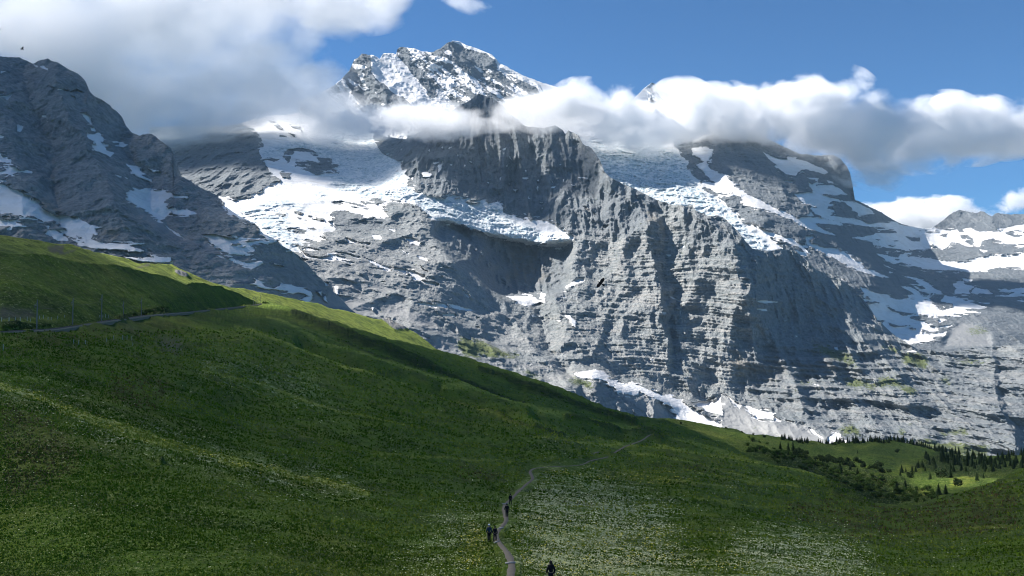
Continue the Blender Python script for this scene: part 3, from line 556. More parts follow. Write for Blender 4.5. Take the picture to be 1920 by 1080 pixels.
# ------------------------------------------------------------------ meadow covers
wf, yf, rf_, lf, sh, di, pa, gu = [newmap() for _ in range(8)]   # white, yellow flowers, ruddy, light grass plus painted sun streaks, shrubs, dirt, path, gullies
for k_ in range(26):
    t_ = k_ / 26; xx_ = 690 * t_; yy_ = float(np.interp(xx_, [0,60,200,300,420,560,690], [722,742,795,828,862,893,919]))
    stroke(lf, [(xx_ - 14, yy_ - 5 + 3 * math.sin(k_ * 2.1)), (xx_ + 24, yy_ + 8 + 3 * math.sin(k_ * 1.3))], .95, 8 + 5 * math.sin(k_ * .7) ** 2)
poly(lf, [(100,752),(300,825),(520,882),(480,880),(260,830),(110,775)], .7)
for pts, w_ in (([(500,595),(540,608),(600,640),(680,662),(780,695),(850,718),(960,752),(1060,775)], 5), ([(440,612),(500,632),(560,655),(650,690),(760,720),(900,770),(1000,800)], 4), ([(520,600),(600,628),(700,664)], 2), ([(380,690),(500,722),(640,770),(760,800)], 3), ([(700,850),(850,862),(980,868)], 2), ([(830,722),(930,740),(1000,760),(1120,785),(1200,800)], 6), ([(0,535),(60,537),(130,552),(180,568)], 4),
                ([(1000,820),(1150,835),(1300,850)], 3), ([(1230,830),(1330,850),(1450,870)], 5), ([(1290,822),(1400,856),(1480,878),(1540,893)], 4), ([(1240,812),(1330,838),(1420,868)], 3), ([(1180,850),(1300,868),(1420,900)], 3), ([(1150,880),(1290,905),(1380,915)], 2), ([(1280,880),(1400,905),(1500,915)], 3), ([(1300,930),(1400,945),(1480,950)], 2), ([(1500,1005),(1700,1000),(1900,985)], 2)):
    stroke(lf, pts, .8, w_)
0 and poly(lf, [(1250,800),(1330,815),(1430,850),(1520,880),(1560,900),(1480,895),(1350,860),(1250,825)], .7)
0 and poly(lf, [(0,780),(200,850),(420,900),(600,950),(500,1000),(200,900),(0,850)], .25)
many(wf, 0, 0, 1, .5, [(330,660),(450,665),(560,690),(650,750),(640,772),(500,740),(380,700)], [(840,940),(940,950),(930,990),(905,1030),(940,1090),(740,1090),(800,1000)])
many(wf, 0, 0, 1, 1.0, [(1000,895),(1100,890),(1190,920),(1300,965),(1250,1000),(1280,1040),(1400,1100),(980,1100),(970,1040),(950,1010),(975,985),(960,960),(985,925)], [(1370,1000),(1580,1000),(1660,1100),(1360,1100)], [(1050,922),(1160,930),(1290,965),(1200,962)])
many(wf, 0, 0, 1, .35, [(1300,880),(1500,900),(1400,920),(1250,900)], [(1000,800),(1200,830),(1180,850),(1000,840)])
many(yf, 0, 0, 1, .8, [(990,872),(1120,882),(1330,900),(1250,912),(1050,897)], [(1190,985),(1250,1000),(1230,1025)], [(880,975),(925,1010),(885,1070),(860,1060)], [(1150,870),(1300,880),(1250,888)], [(262,600),(280,598),(278,608),(262,608)], [(500,885),(690,915),(640,920),(560,905)])
many(yf, 0, 0, 1, .4, [(960,960),(1400,1040),(1400,1100),(960,1100)])
many(rf_, 0, 0, 1, .6, [(0,625),(240,608),(420,582),(300,628),(120,640),(0,650)], [(860,872),(980,880),(900,912),(840,902)], [(0,745),(120,800),(160,880),(60,930),(0,930)], [(200,690),(330,710),(300,780),(200,760)], [(1000,930),(1120,930),(1180,950),(1030,955)], [(1470,930),(1600,930),(1620,985),(1476,978)], [(1640,935),(1915,900),(1915,1000),(1560,1020)], [(1250,860),(1400,880),(1340,900),(1240,885)])
many(di, 0, 0, 1, .6, [(288,632),(330,634),(345,645),(335,662),(305,655)]); stroke(di, [(228,606),(250,618),(264,628)], 1, 3)
for pts in ([(540,590),(620,622),(720,655),(800,684),(900,716),(980,742)], [(960,716),(1080,752),(1160,772),(1215,792)], [(560,640),(700,690),(860,745),(1000,790),(1090,812)], [(1000,770),(1100,800),(1170,815)]):
    stroke(gu, pts, 1, 12)
for pts, w_ in (([(550,586),(640,620),(760,664),(800,682)], 12), ([(760,662),(860,702),(980,745)], 9), ([(640,640),(720,668),(800,694)], 5), ([(900,690),(1010,728),(1100,762),(1190,790)], 10), ([(1060,775),(1160,800)], 5), ([(860,755),(1000,800),(1060,815)], 4),
                ([(90,612),(150,606),(60,615)], 8), ([(225,600),(262,590),(310,588)], 10), ([(300,868),(305,868)], 3)):
    stroke(sh, pts, .8, w_)
many(sh, 0, 0, 1, .6, [(1540,885),(1600,920),(1640,950),(1560,930)], [(0,606),(50,604),(60,622),(0,626)], [(1200,795),(1260,815),(1240,825),(1180,805)])
PATH = [(956,1110,27),(958,1085,25),(960,1057,22),(952,1036,19),(940,1021,13),(933,1010,12),(932,999,12),(941,987,12),(949,975,12),(946,962,12),(945,953,13),(949,944,12),(960,934,11),(972,921,11),(986,909,10),(998,899,9),(997,892,10),(994,885,9),(1002,879,8),(1022,876,5),(1056,874,3.5),(1090,872,3),(1104,866,3),(1122,861,3),(1140,858,2)]
PATH2 = [(1112,850,2.5),(1122,847,2.5)]
PATH3 = [(1150,850,2.6),(1164,842,2.8),(1178,836,2.8),(1190,830,3),(1205,823,2.6),(1221,814,2.2)]
for pp in (PATH, PATH2, PATH3): stroke(pa, [(a, b) for a, b, c in pp], 1, 4); 
for (a, b, c), (a2, b2, c2) in zip(PATH[:-1], PATH[1:]): stroke(pa, [(a, b), (a2, b2)], 1, c * 1.3)
pa = blur(pa, 2)
stroke(yf, [(0,722),(60,742),(200,795),(300,828),(420,862),(560,893),(690,919)], .8, 14); stroke(wf, [(0,726),(200,799),(420,866),(690,921)], 1, 22)
for m_, r_ in ((wf, 26), (yf, 7), (rf_, 16), (gu, 5)): m_[:] = blur(m_, r_)
for m_, r_ in ((lf, 1), (sh, 1), (di, 5)): m_[:] = blur(m_, r_)
# hills behind
lf2, sh2, di2, lf3, di3, rk3 = [newmap() for _ in range(6)]
stroke(lf2, [(0,531),(60,535),(110,552),(170,568)], .8, 4); poly(lf2, [(0,490),(200,510),(420,550),(300,560),(0,530)], .15)
many(di2, 0, 0, 1, .7, [(0,568),(60,580),(70,592),(0,592)]); stroke(di2, [(68,572),(100,582)], .6, 2)
many(sh2, 0, 0, 1, .7, [(215,590),(300,575),(330,590),(225,605)], [(0,603),(70,605),(100,612),(0,625)])
stroke(lf2, [(0,598),(120,597)], .5, 6)
many(di3, 0, 0, 1, .8, [(88,460),(120,462),(118,472),(95,470)]); stroke(di3, [(110,473),(141,472)], 1, 1.6); stroke(di3, [(256,503),(268,497),(280,493)], 1, 2.6); stroke(di3, [(410,536),(424,530)], .6, 1.5)
many(rk3, 500, 440, 4.155, 1, [(880,650),(960,645),(1000,690),(1080,700),(1100,740),(1000,750),(930,690)], [(960,640),(1040,650),(1180,740),(1330,890),(1200,790),(1040,700)])
many(rk3, 260, 440, 4.32, .8, [(280,265),(360,290),(430,330),(380,335),(300,310)])
for m_ in (lf2, sh2, di2): m_[:] = blur(m_, 3)
di3 = blur(di3, 1); rk3 = blur(rk3, 2)
lm, shm = newmap(), newmap()
many(lm, 1560, 760, 4.5, .5, [(0,350),(80,360),(170,385),(60,390),(0,370)], [(150,350),(330,320),(400,335),(250,365)], [(520,540),(620,500),(770,550),(640,560)], [(1110,600),(1250,605),(1200,640),(1110,655),(990,690),(980,650)], [(700,700),(820,690),(800,760),(690,780)])
many(lm, 1240, 740, 4.909, .55, [(1250,410),(1669,470),(1669,510),(1350,450)], [(200,290),(560,400),(800,470),(600,440),(300,340)], [(1180,515),(1350,550),(1520,620),(1400,600)])
many(shm, 0, 0, 1, .7, [(1400,845),(1480,850),(1560,870),(1640,880),(1700,900),(1750,940),(1640,950),(1560,920),(1460,870)], [(1760,850),(1915,870),(1915,890),(1800,900),(1700,880)])
lm = blur(lm, 3); shm = blur(shm, 4)

def meadow_mat(name, far=False, base=((0.062, 0.120, 0.004), (0.100, 0.165, 0.007))):
    n = N(name); p = n.pos()
    big = n.noise(p, 1 / 60, 5, 0.65); mid = n.noise(p, 1 / 11, 7, 0.72)
    fine = n.noise(p, 1 / (3.0 if far else 1.0), 6, 0.75); tiny = n.noise(p, 1 / (1.2 if far else 0.32), 4, 0.7)
    c = n.mix(n.rng(big, .35, .65), *base)
    tint = n.noise(p, 1 / 24, 6, .7, .5); tint2 = n.noise(n.scl(p, (1, .6, 1)), 1 / 40, 5, .7)
    c = n.mix(n.rng(tint, .50, .62, 0, .75), c, (0.115, 0.155, 0.008))
    c = n.mix(n.rng(tint2, .52, .64, 0, .6), c, (0.035, 0.085, 0.012))
    c = n.mix(n.rng(tint2, .46, .36, 0, .4), c, (0.10, 0.095, 0.022))
    c = n.mix(n.rng(mid, .46, .58, 0, .75), c, (0.026, 0.055, 0.004))
    c = n.mix(n.rng(fine, .50, .62, 0, .65), c, (0.15, 0.20, 0.032))
    c = n.mix(n.rng(tiny, .50, .62, 0, .65), c, (0.016, 0.034, 0.005))
    c = n.mix(n.rng(tiny, .46, .36, 0, .5), c, (0.16, 0.19, 0.05))
    pat = n.noise(n.scl(p, (1, 1, 1)), 1 / 22, 5, 0.65, .6)
    def cover(a, lo, hi, k=1.0):
        v = n.math('MULTIPLY', n.attr(a), n.rng(n.math('ADD', n.math('MULTIPLY', mid, .5), n.math('MULTIPLY', fine, .5)), lo, hi)); return n.math('MULTIPLY', v, k)
    c = n.mix(cover('ruddy', .38, .6, .75), c, (0.095, 0.065, 0.022))
    c = n.mix(cover('light', .42, .56, 1), c, (0.36, 0.39, 0.06))
    c = n.mix(cover('shrub', .3, .5, .95), c, (0.007, 0.018, 0.003))
    # flowers: small heads gathered in drifts
    fl = n.noise(p, 1 / (.8 if far else .26), 3, .75); wn = n.noise(p, 1 / 7.5, 6, .7); wn2 = n.noise(p, 1 / 2.1, 4, .7)
    for a, col, kk in (('yellow', (0.46, 0.40, 0.05), .75), ('white', (0.56, 0.60, 0.33), 1.0)):
        d = n.math('MULTIPLY_ADD', n.math('SUBTRACT', wn, .5), 2.6, n.math('MULTIPLY', n.attr(a), .95))
        d = n.math('MULTIPLY_ADD', n.math('SUBTRACT', wn2, .5), 3.4, d)
        d = n.math('MULTIPLY', n.rng(d, .15, 1.3), n.rng(n.attr(a), 0.0, 0.25))
        hd = n.rng(n.math('MULTIPLY_ADD', d, .20, fl), .60, .68)
        c = n.mix(n.math('MULTIPLY', hd, .62 * kk), c, col)
    c = n.mix(n.math('MULTIPLY', n.attr('dirt'), n.rng(fine, .25, .5)), c, n.mix(mid, (0.07, 0.062, 0.055), (0.15, 0.135, 0.12)))
    c = n.mix(n.rng(n.math('ADD', n.attr('rock'), n.math('SUBTRACT', fine, .5)), .4, .6), c, n.mix(mid, (0.14, 0.14, 0.14), (0.32, 0.31, 0.29)))
    h = n.math('ADD', n.math('MULTIPLY', fine, 1.0), n.math('MULTIPLY', tiny, .5)); h = n.math('ADD', h, n.math('MULTIPLY', mid, 1.5))
    n.bsdf(c, 0.95, h, 0.9, 1.6 if far else .5, .1)
    return n.m
MEAD = meadow_mat('meadow_grass'); MEADF = meadow_mat('hill_grass', True)
MEADM = meadow_mat('shaded_hill_grass', True, ((0.040, 0.080, 0.006), (0.062, 0.105, 0.010)))  # darker base: the hill's cloud shade put into the grass colour
MEADL = meadow_mat('sunny_hill_grass', True, ((0.21, 0.27, 0.035), (0.27, 0.32, 0.05)))  # paler base: sunlight on the ridge put into the grass colour

topN = line([(-160,637),(-60,633),(0,629),(70,622),(110,617),(150,611),(230,602),(330,588),(420,577),(475,571.5),(490,570),(503,566),(530,573),(560,581),(596,593),(620,601),(660,614),(692,625),(741,638),(820,654),(860,664),(900,677),(960,696),(1017,715),(1081,739),(1133,760),(1193,780),(1237,785),(1280,800),(1330,818),(1400,850),(1480,876),(1540,892),(1580,916),(1640,942),(1700,950),(1760,936),(1850,906),(1915,880),(2080,835)])
dN = tps([(-160,1250,38),(960,1250,44),(2080,1250,48),(0,1080,62),(480,1080,64),(960,1080,70),(1400,1080,74),(1915,1080,85),(0,900,95),(480,900,122),(947,946,150),(921,1012,94),(948,972,116),(1032,1095,65),
 (990,880,230),(1100,870,262),(1200,820,430),(1230,792,520),(0,740,140),(0,632,212),(-160,640,200),(240,606,335),(480,740,260),(480,575,800),(480,620,440),(330,590,460),(700,640,560),(700,760,300),(700,860,190),(1000,714,620),(1000,800,330),(1100,748,590),
 (1340,830,470),(1400,852,420),(1540,893,370),(1300,900,240),(1300,1000,122),(1600,1000,155),(1600,930,290),(1700,952,262),(1800,930,290),(1915,882,360),(1915,960,210),(2080,840,400),(2080,1080,88)])
cov_n = dict(white=wf, yellow=yf, ruddy=rf_, light=lf, shrub=sh, dirt=di, rock=zero, path=pa, gully=gu)
def zN(px, py, x, y, z, C):
    a = 1 - np.clip(C['path'] * 1.3, 0, 1)
    k = np.clip(y / 100, .6, 6)
    o = (fbm(x / 26, y / 26, 0 * z, 3, 71) - .5) * 1.5 * np.clip(y / 200, .4, 2.2)
    o = o + (ridged(x / 60 + y / 120, y / 260, 0 * z, 2, 72) - .5) * 2.2 * sstep(150, 500, y)
    o = o * (.25 + .75 * a)
    o = o + (fbm(x / 3.2, y / 3.2, 0 * z, 4, 73, .6) - .5) * .8 * a * np.minimum(k, 2) + (ridged(x / 14, y / 22, 0 * z, 3, 75) - .5) * 1.1 * a * sstep(100, 300, y)
    o = o - C['gully'] * 7.0 * sstep(200, 500, y) * sstep(4, 50, py - topN(px)) + C['shrub'] * (.5 + 1.2 * noise3(x / 1.7, y / 2.5, 0 * z, 74)) * a * np.minimum(k, 2) * .8
    return o
make_sheet('meadow', topN, line([(-160,1250),(2080,1250)]), dN, MEAD, -160, 2080, 1.6, None, cov_n, None, 0.5, (4, 20, 60), 'structure', zN)
def near(px, py, lift=0.0):
    """a point of the meadow as built"""
    px = np.atleast_1d(np.asarray(px, float)); py = np.atleast_1d(np.asarray(py, float))
    x, y, z = P(px, py, dN(px, py)); C = {k: samp(m, px, py) for k, m in cov_n.items()}
    z = z + zN(px, py, x, y, z, C) + lift
    return np.stack([x, y, z], -1)

# hill above the railway, in the cloud's shade
topL = line([(-160,468),(-60,468),(0,469),(60,476),(110,484),(160,493),(210,500),(260,506),(300,515),(345,530),(385,531),(430,542),(460,556),(480,566),(500,576),(530,590)])
botL = line([(-160,650),(0,644),(150,624),(330,600),(480,582),(530,600)])
dL = tps([(-160,650,205),(0,644,218),(0,629,222),(150,611,282),(240,605,345),(330,588,470),(480,573,820),(500,576,850),(0,469,330),(130,488,390),(300,515,560),(430,542,760),(-160,468,320),(200,560,360),(0,540,270),(330,560,500)])
cov_l = dict(white=zero, yellow=zero, ruddy=zero, light=lf2, shrub=sh2, dirt=di2, rock=zero)
def zL(px, py, x, y, z, C):
    return (fbm(x / 30, y / 30, 0 * z, 3, 81) - .5) * 4 + (fbm(x / 5, y / 5, 0 * z, 4, 82, .6) - .5) * 1.3 + C['shrub'] * noise3(x / 2, y / 3, 0 * z, 83) * 2.5
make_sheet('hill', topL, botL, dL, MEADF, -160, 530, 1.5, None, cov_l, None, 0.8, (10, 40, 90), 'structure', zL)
# sunlit ridge behind it
topS = line([(-160,428),(-60,434),(0,438),(60,447),(120,462),(200,475),(260,492),(300,492),(322,493),(340,502),(380,520),(410,530),(430,536),(460,541),(500,552),(520,556),(572,567),(610,574),(647,582),(680,592),(705,598),(729,599),(745,607),(760,616),(777,624),(800,640),(820,655),(860,680)])
botS = line([(-160,500),(0,500),(260,530),(430,570),(520,600),(700,655),(860,690)])
dS = tps([(-160,500,500),(0,490,520),(0,438,640),(260,515,760),(260,492,860),(430,560,960),(410,530,1050),(520,580,1080),(520,556,1200),(700,640,1250),(700,598,1500),(820,658,1550),(860,690,1500),(-160,428,600)])
cov_s = dict(white=zero, yellow=zero, ruddy=zero, light=zero, shrub=zero, dirt=di3, rock=rk3)
def zS(px, py, x, y, z, C):
    return (fbm(x / 60, y / 60, 0 * z, 3, 91) - .5) * 7 + (fbm(x / 8, y / 8, 0 * z, 3, 92, .6) - .5) * 1.2 + C['rock'] * 6 * ridged(x / 12, y / 12, 0 * z, 3, 93)
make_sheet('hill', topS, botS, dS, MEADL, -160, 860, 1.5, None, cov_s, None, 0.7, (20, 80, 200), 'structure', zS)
# wooded hill across the dip on the right
topM = line([(1120,775),(1200,783),(1237,785),(1260,786),(1300,792),(1340,797),(1380,800),(1400,807),(1440,812),(1480,820),(1510,826),(1560,830),(1600,827),(1640,826),(1680,828),(1720,832),(1750,840),(1780,850),(1810,859),(1850,858),(1880,855),(1920,852),(2080,845)])
botM = line([(1120,800),(1230,830),(1400,900),(1540,960),(1640,985),(1760,975),(1920,920),(2080,880)])
dM = tps([(1120,780,640),(1240,786,660),(1400,808,720),(1560,830,820),(1700,830,980),(1800,858,860),(1915,852,880),(1300,840,580),(1480,880,490),(1600,960,410),(1700,970,400),(1915,910,480),(1800,920,450),(1640,870,640),(1750,880,640),(2080,850,850),(1120,800,600)])
cov_m = dict(white=zero, yellow=zero, ruddy=zero, light=lm, shrub=shm, dirt=zero, rock=zero)
def zM(px, py, x, y, z, C):
    return (fbm(x / 45, y / 45, 0 * z, 3, 101) - .5) * 7 + (fbm(x / 5, y / 5, 0 * z, 4, 102, .6) - .5) * 1.5 + C['shrub'] * noise3(x / 2.5, y / 4, 0 * z, 103) * 2.5
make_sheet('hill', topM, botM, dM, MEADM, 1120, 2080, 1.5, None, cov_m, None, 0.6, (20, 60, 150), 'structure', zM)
def onM(px, py, lift=0.0):
    px = np.atleast_1d(np.asarray(px, float)); py = np.atleast_1d(np.asarray(py, float))
    x, y, z = P(px, py, dM(px, py)); C = {k: samp(m, px, py) for k, m in cov_m.items()}
    return np.stack([x, y, z + zM(px, py, x, y, z, C) + lift], -1)
def onL(px, py, lift=0.0):
    px = np.atleast_1d(np.asarray(px, float)); py = np.atleast_1d(np.asarray(py, float))
    x, y, z = P(px, py, dL(px, py)); C = {k: samp(m, px, py) for k, m in cov_l.items()}
    return np.stack([x, y, z + zL(px, py, x, y, z, C) + lift], -1)

def mesh_obj(name, verts, faces, mat, parent=None, loc=(0, 0, 0), smooth=False):
    me = bpy.data.meshes.new(name); me.from_pydata([tuple(map(float, v)) for v in verts], [], faces); me.update()
    if smooth: me.polygons.foreach_set('use_smooth', [True] * len(me.polygons))
    if mat: me.materials.append(mat)
    o = bpy.data.objects.new(name, me); COL.objects.link(o); o.location = loc
    if parent: o.parent = parent
    return o
def empty(name, loc, rz=0.0):
    o = bpy.data.objects.new(name, None); COL.objects.link(o); o.location = [float(c) for c in loc]; o.rotation_euler = (0, 0, rz); return o
class MB:
    def __init__(s): s.v = []; s.f = []
    def box(s, c, d, M=None):
        i = len(s.v)
        for a in (-1, 1):
            for b in (-1, 1):
                for e in (-1, 1):
                    p = Vector((a * d[0] / 2, b * d[1] / 2, e * d[2] / 2))
                    if M: p = M @ p
                    s.v.append(Vector(c) + p)
        for q in ((0,1,3,2),(4,6,7,5),(0,4,5,1),(2,3,7,6),(0,2,6,4),(1,5,7,3)): s.f.append([i + k for k in q])
    def tube(s, pts, rad, n=8):
        pts = [Vector(p) for p in pts]; i0 = len(s.v)
        rad = rad if hasattr(rad, '__len__') else [rad] * len(pts)
        for k, p in enumerate(pts):
            t = (pts[min(k + 1, len(pts) - 1)] - pts[max(k - 1, 0)]).normalized()
            a = t.cross(Vector((0, 0, 1)) if abs(t.z) < .9 else Vector((1, 0, 0))).normalized(); b = t.cross(a)
            for j in range(n):
                an = 2 * math.pi * j / n; s.v.append(p + (a * math.cos(an) + b * math.sin(an)) * rad[k])
        for k in range(len(pts) - 1):
            for j in range(n):
                s.f.append([i0 + k * n + j, i0 + k * n + (j + 1) % n, i0 + (k + 1) * n + (j + 1) % n, i0 + (k + 1) * n + j])
        s.f.append([i0 + j for j in range(n)][::-1]); s.f.append([i0 + (len(pts) - 1) * n + j for j in range(n)])
    def build(s, name, mat, parent=None, loc=(0, 0, 0), smooth=False): return mesh_obj(name, s.v, s.f, mat, parent, loc, smooth)

# ------------------------------------------------------------------ footpath
nb = N('trodden_earth'); pp_ = nb.pos(); f1 = nb.noise(pp_, 1.4, 6, .7); f2 = nb.noise(pp_, .25, 4, .6)
nb.bsdf(nb.mix(f2, nb.mix(f1, (0.075, 0.062, 0.045), (0.27, 0.235, 0.18)), (0.17, 0.145, 0.11)), .95, f1, .8, .1, .1); EARTH = nb.m
def ribbon(pp):
    a = np.array(pp, float); t = np.arange(len(a)); T = np.linspace(0, len(a) - 1, (len(a) - 1) * 10 + 1)
    # smooth through the points
    def cat(v):
        out = []
        for u in T:
            i = min(int(u), len(v) - 2); f = u - i
            p0, p1, p2, p3 = v[max(i - 1, 0)], v[i], v[i + 1], v[min(i + 2, len(v) - 1)]
            out.append(.5 * ((2 * p1) + (-p0 + p2) * f + (2 * p0 - 5 * p1 + 4 * p2 - p3) * f * f + (-p0 + 3 * p1 - 3 * p2 + p3) * f ** 3))
        return np.array(out)
    cx, cy, cw = cat(a[:, 0]), cat(a[:, 1]), np.maximum(cat(a[:, 2]), 1)
    c = near(cx, cy); wd = .72 * cw * c[:, 1] / F                      # real width in metres across the view
    tg = np.gradient(c[:, :2], axis=0); tg /= np.linalg.norm(tg, axis=1)[:, None] + 1e-9
    nn = np.stack([tg[:, 1], -tg[:, 0]], -1)
    wd = np.clip(wd * np.abs(nn[:, 0]), .6 + .6 * sstep(200, 420, c[:, 1]), 1.6) * (1 + .16 * np.sin(T * 9.1) * np.cos(T * 3.7))
    V_, F_ = [], []
    K = 5
    for i in range(len(T)):
        for k in range(K):
            s = (k / (K - 1) - .5)
            V_.append((c[i, 0] + nn[i, 0] * wd[i] * s, c[i, 1] + nn[i, 1] * wd[i] * s, c[i, 2] + .09 - .12 * abs(2 * s) ** 3))
    for i in range(len(T) - 1):
        for k in range(K - 1): F_.append((i * K + k, i * K + k + 1, (i + 1) * K + k + 1, (i + 1) * K + k))
    o = mesh_obj('path', V_, F_, EARTH, smooth=True); o['kind'] = 'structure'; return o
for pp in (PATH, PATH2, PATH3): ribbon(pp)
WOOD = plain('weathered_wood', (0.42, 0.40, 0.36), .8, .3, 8)
for (px, py, hw, lab) in ((957,1057.5,9.5,'pale wooden drainage bar across the footpath, nearest the camera'), (938.5,992,5.5,'wooden drainage bar across the footpath just beyond the hiker in the white cap'), (947,946,5.5,'wooden drainage bar across the footpath between the two single file hikers in black'), (931,1017,4.5,'wooden drainage bar across the footpath just below the hiker in the white cap')):
    a, b = near(px - hw, py + .6)[0], near(px + hw, py - .6)[0]
    a[2] += .14; b[2] += .14; m = MB(); m.tube([a, (a + b) / 2 + [0, 0, .02], b], [.075, .085, .07], 8)
    o = m.build('wooden_bar', WOOD, smooth=True); meta(o, lab, 'wooden bar', 'wooden drainage bars across the footpath')

# ------------------------------------------------------------------ tall herbs, grass tufts and flower heads of the pasture
def growth(name, px, py, hts, wid, mat, cols, nb=3, flat=False):
    p = near(px, py); n_ = len(px); V_ = []; F_ = []; cv = []
    for k in range(nb):
        a = rng.rand(n_) * 6.283; dx, dy = np.cos(a), np.sin(a)
        ox = (rng.rand(n_) - .5) * wid * 1.2; oy = (rng.rand(n_) - .5) * wid * 1.6
        bx, by, bz = p[:, 0] + ox, p[:, 1] + oy, p[:, 2]
        h = hts * (.6 + .7 * rng.rand(n_)); w = wid * (.25 + .3 * rng.rand(n_))
        if flat:
            z = bz + h; r = w
            q = np.stack([np.stack([bx - dx * r, by - dy * r, z], -1), np.stack([bx + dy * r, by - dx * r, z + .25 * r], -1), np.stack([bx + dx * r, by + dy * r, z + .1 * r], -1), np.stack([bx - dy * r, by + dx * r, z - .2 * r], -1)], 1)
        else:
            lx, ly = (rng.rand(n_) - .5) * h, (rng.rand(n_) - .5) * h
            q = np.stack([np.stack([bx - dx * w, by - dy * w, bz - .05], -1), np.stack([bx + dx * w, by + dy * w, bz - .05], -1), np.stack([bx + dx * w * .7 + lx, by + dy * w * .7 + ly, bz + h * .9], -1), np.stack([bx - dx * w * .5 + lx, by - dy * w * .5 + ly, bz + h], -1)], 1)
        V_.append(q.reshape(-1, 3)); cv.append(np.repeat(cols, 4))
    V_ = np.concatenate(V_).astype(np.float32); cv = np.concatenate(cv).astype(np.float32); nq = len(V_) // 4
    me = bpy.data.meshes.new(name); me.vertices.add(len(V_)); me.vertices.foreach_set('co', V_.reshape(-1)); me.loops.add(len(V_)); me.loops.foreach_set('vertex_index', np.arange(len(V_), dtype=np.int32))
    me.polygons.add(nq); me.polygons.foreach_set('loop_start', (np.arange(nq) * 4).astype(np.int32)); me.update(calc_edges=True)
    me.attributes.new('tone', 'FLOAT', 'POINT').data.foreach_set('value', cv); me.materials.append(mat)
    o = bpy.data.objects.new(name, me); COL.objects.link(o); o['kind'] = 'stuff'; return o
gm = N('tuft_blades'); t_ = gm.attr('tone'); c_ = gm.mix(gm.rng(t_, 0, .5), (0.060, 0.115, 0.005), (0.110, 0.185, 0.009)); c_ = gm.mix(gm.rng(t_, .5, .85), c_, (0.24, 0.28, 0.03)); c_ = gm.mix(gm.rng(t_, .9, 1.0), c_, (0.15, 0.11, 0.04)); gm.bsdf(c_, .9, spec=.1)
fm = N('flower_heads'); t_ = fm.attr('tone'); fm.bsdf(fm.mix(fm.rng(t_, .72, .78), (0.64, 0.64, 0.34), (0.62, 0.52, 0.05)), .9, spec=.1)
NT = 210000
tx = rng.uniform(-150, 2070, NT); ty = 1240 - 620 * rng.rand(NT) ** .9
ok = (ty > topN(tx) + 3) & (samp(pa, tx, ty + 1) < .02); tx, ty = tx[ok], ty[ok]; dd = dN(tx, ty)
xw, yw, zw = P(tx, ty, dd); cl = fbm(xw / 9, yw / 9, xw * 0, 4, 401, .6); keep = ((cl > .42) | (rng.rand(len(tx)) < .35)) & (rng.rand(len(tx)) < np.interp(dd, [100, 250, 500], [1, .7, .3])); tx, ty, dd, cl, xw, yw = [a_[keep] for a_ in (tx, ty, dd, cl, xw, yw)]
sz = np.clip(dd / 100, .6, 4.0)
tone = np.clip(.42 + (fbm(xw / 14, yw / 14, xw * 0, 4, 402, .6) - .5) * 2.2 + rng.normal(0, .16, len(tx)) + samp(lf, tx, ty) * 1.1 + .16 * sstep(950, 1350, tx) * (1 - sstep(900, 1080, ty)) - samp(sh, tx, ty) * .6, 0, .88); tone[samp(rf_, tx, ty) * rng.rand(len(tx)) > .3] = 1.0  # tufts paler to the right: sunlight there put into their tone
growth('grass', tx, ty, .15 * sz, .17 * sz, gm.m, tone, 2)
NF = 260000
fx2 = rng.uniform(-150, 2070, NF); fy2 = 1240 - 560 * rng.rand(NF); ok = (fy2 > topN(fx2) + 4) & (samp(pa, fx2, fy2) < .04); fx2, fy2 = fx2[ok], fy2[ok]
dd = dN(fx2, fy2); xw, yw, zw = P(fx2, fy2, dd); wv, yv = samp(wf, fx2, fy2), samp(yf, fx2, fy2)
cl = fbm(xw / 7, yw / 7, xw * 0, 5, 411, .65) + .35 * (fbm(xw / 1.6, yw / 1.6, xw * 0, 2, 412) - .5)
isy = rng.rand(len(fx2)) < yv / (yv + wv + .03)
pr = np.clip((np.maximum(wv, yv * .9) * .9 + .03) * sstep(.44, .66, cl + .10 * np.maximum(wv, yv)), 0, 1); keep = rng.rand(len(fx2)) < pr
fx2, fy2, dd, isy = fx2[keep], fy2[keep], dd[keep], isy[keep]
growth('wildflowers', fx2, fy2, .26 + 0 * dd, .17 * np.clip(dd / 95, .7, 2.6), fm.m, np.where(isy, 1.0, rng.rand(len(dd)) * .74), 1, True)
# ------------------------------------------------------------------ railway
STONE = plain('ballast_stone', (0.15, 0.145, 0.105), .95, .45, 1.5); STEEL = plain('rusty_steel', (0.10, 0.085, 0.075), .6, .3, 2); GALV = plain('grey_steel', (0.16, 0.17, 0.165), .55, .2, 2)
xs_ = np.linspace(-150, 492, 70); ys_ = topN(xs_) + .6; c = near(xs_, ys_)
for _ in range(25): c[1:-1] = (c[:-2] + c[1:-1] * 2 + c[2:]) / 4
tr = empty('railway_track', c[0]); meta(tr, 'single mountain railway track curving along the hillside on a pale ballast bed', 'railway track')
prof = [(-1.5, -1.2), (-1.3, -.10), (-.9, .20), (.9, .20), (1.4, -.10), (1.6, -1.2)]
def sweep(prof, name, mat, dz=0):
    tg = np.gradient(c[:, :2], axis=0); tg /= np.linalg.norm(tg, axis=1)[:, None]; nn = np.stack([-tg[:, 1], tg[:, 0]], -1)
    V_ = []; F_ = []; K = len(prof)
    for i in range(len(c)):
        for (s, h) in prof: V_.append(np.array([c[i, 0] + nn[i, 0] * s, c[i, 1] + nn[i, 1] * s, c[i, 2] + h + dz]) - c[0])
    for i in range(len(c) - 1):
        for k in range(K - 1): F_.append((i * K + k, (i + 1) * K + k, (i + 1) * K + k + 1, i * K + k + 1))
    return mesh_obj(name, V_, F_, mat, tr)
sweep(prof, 'ballast', STONE)
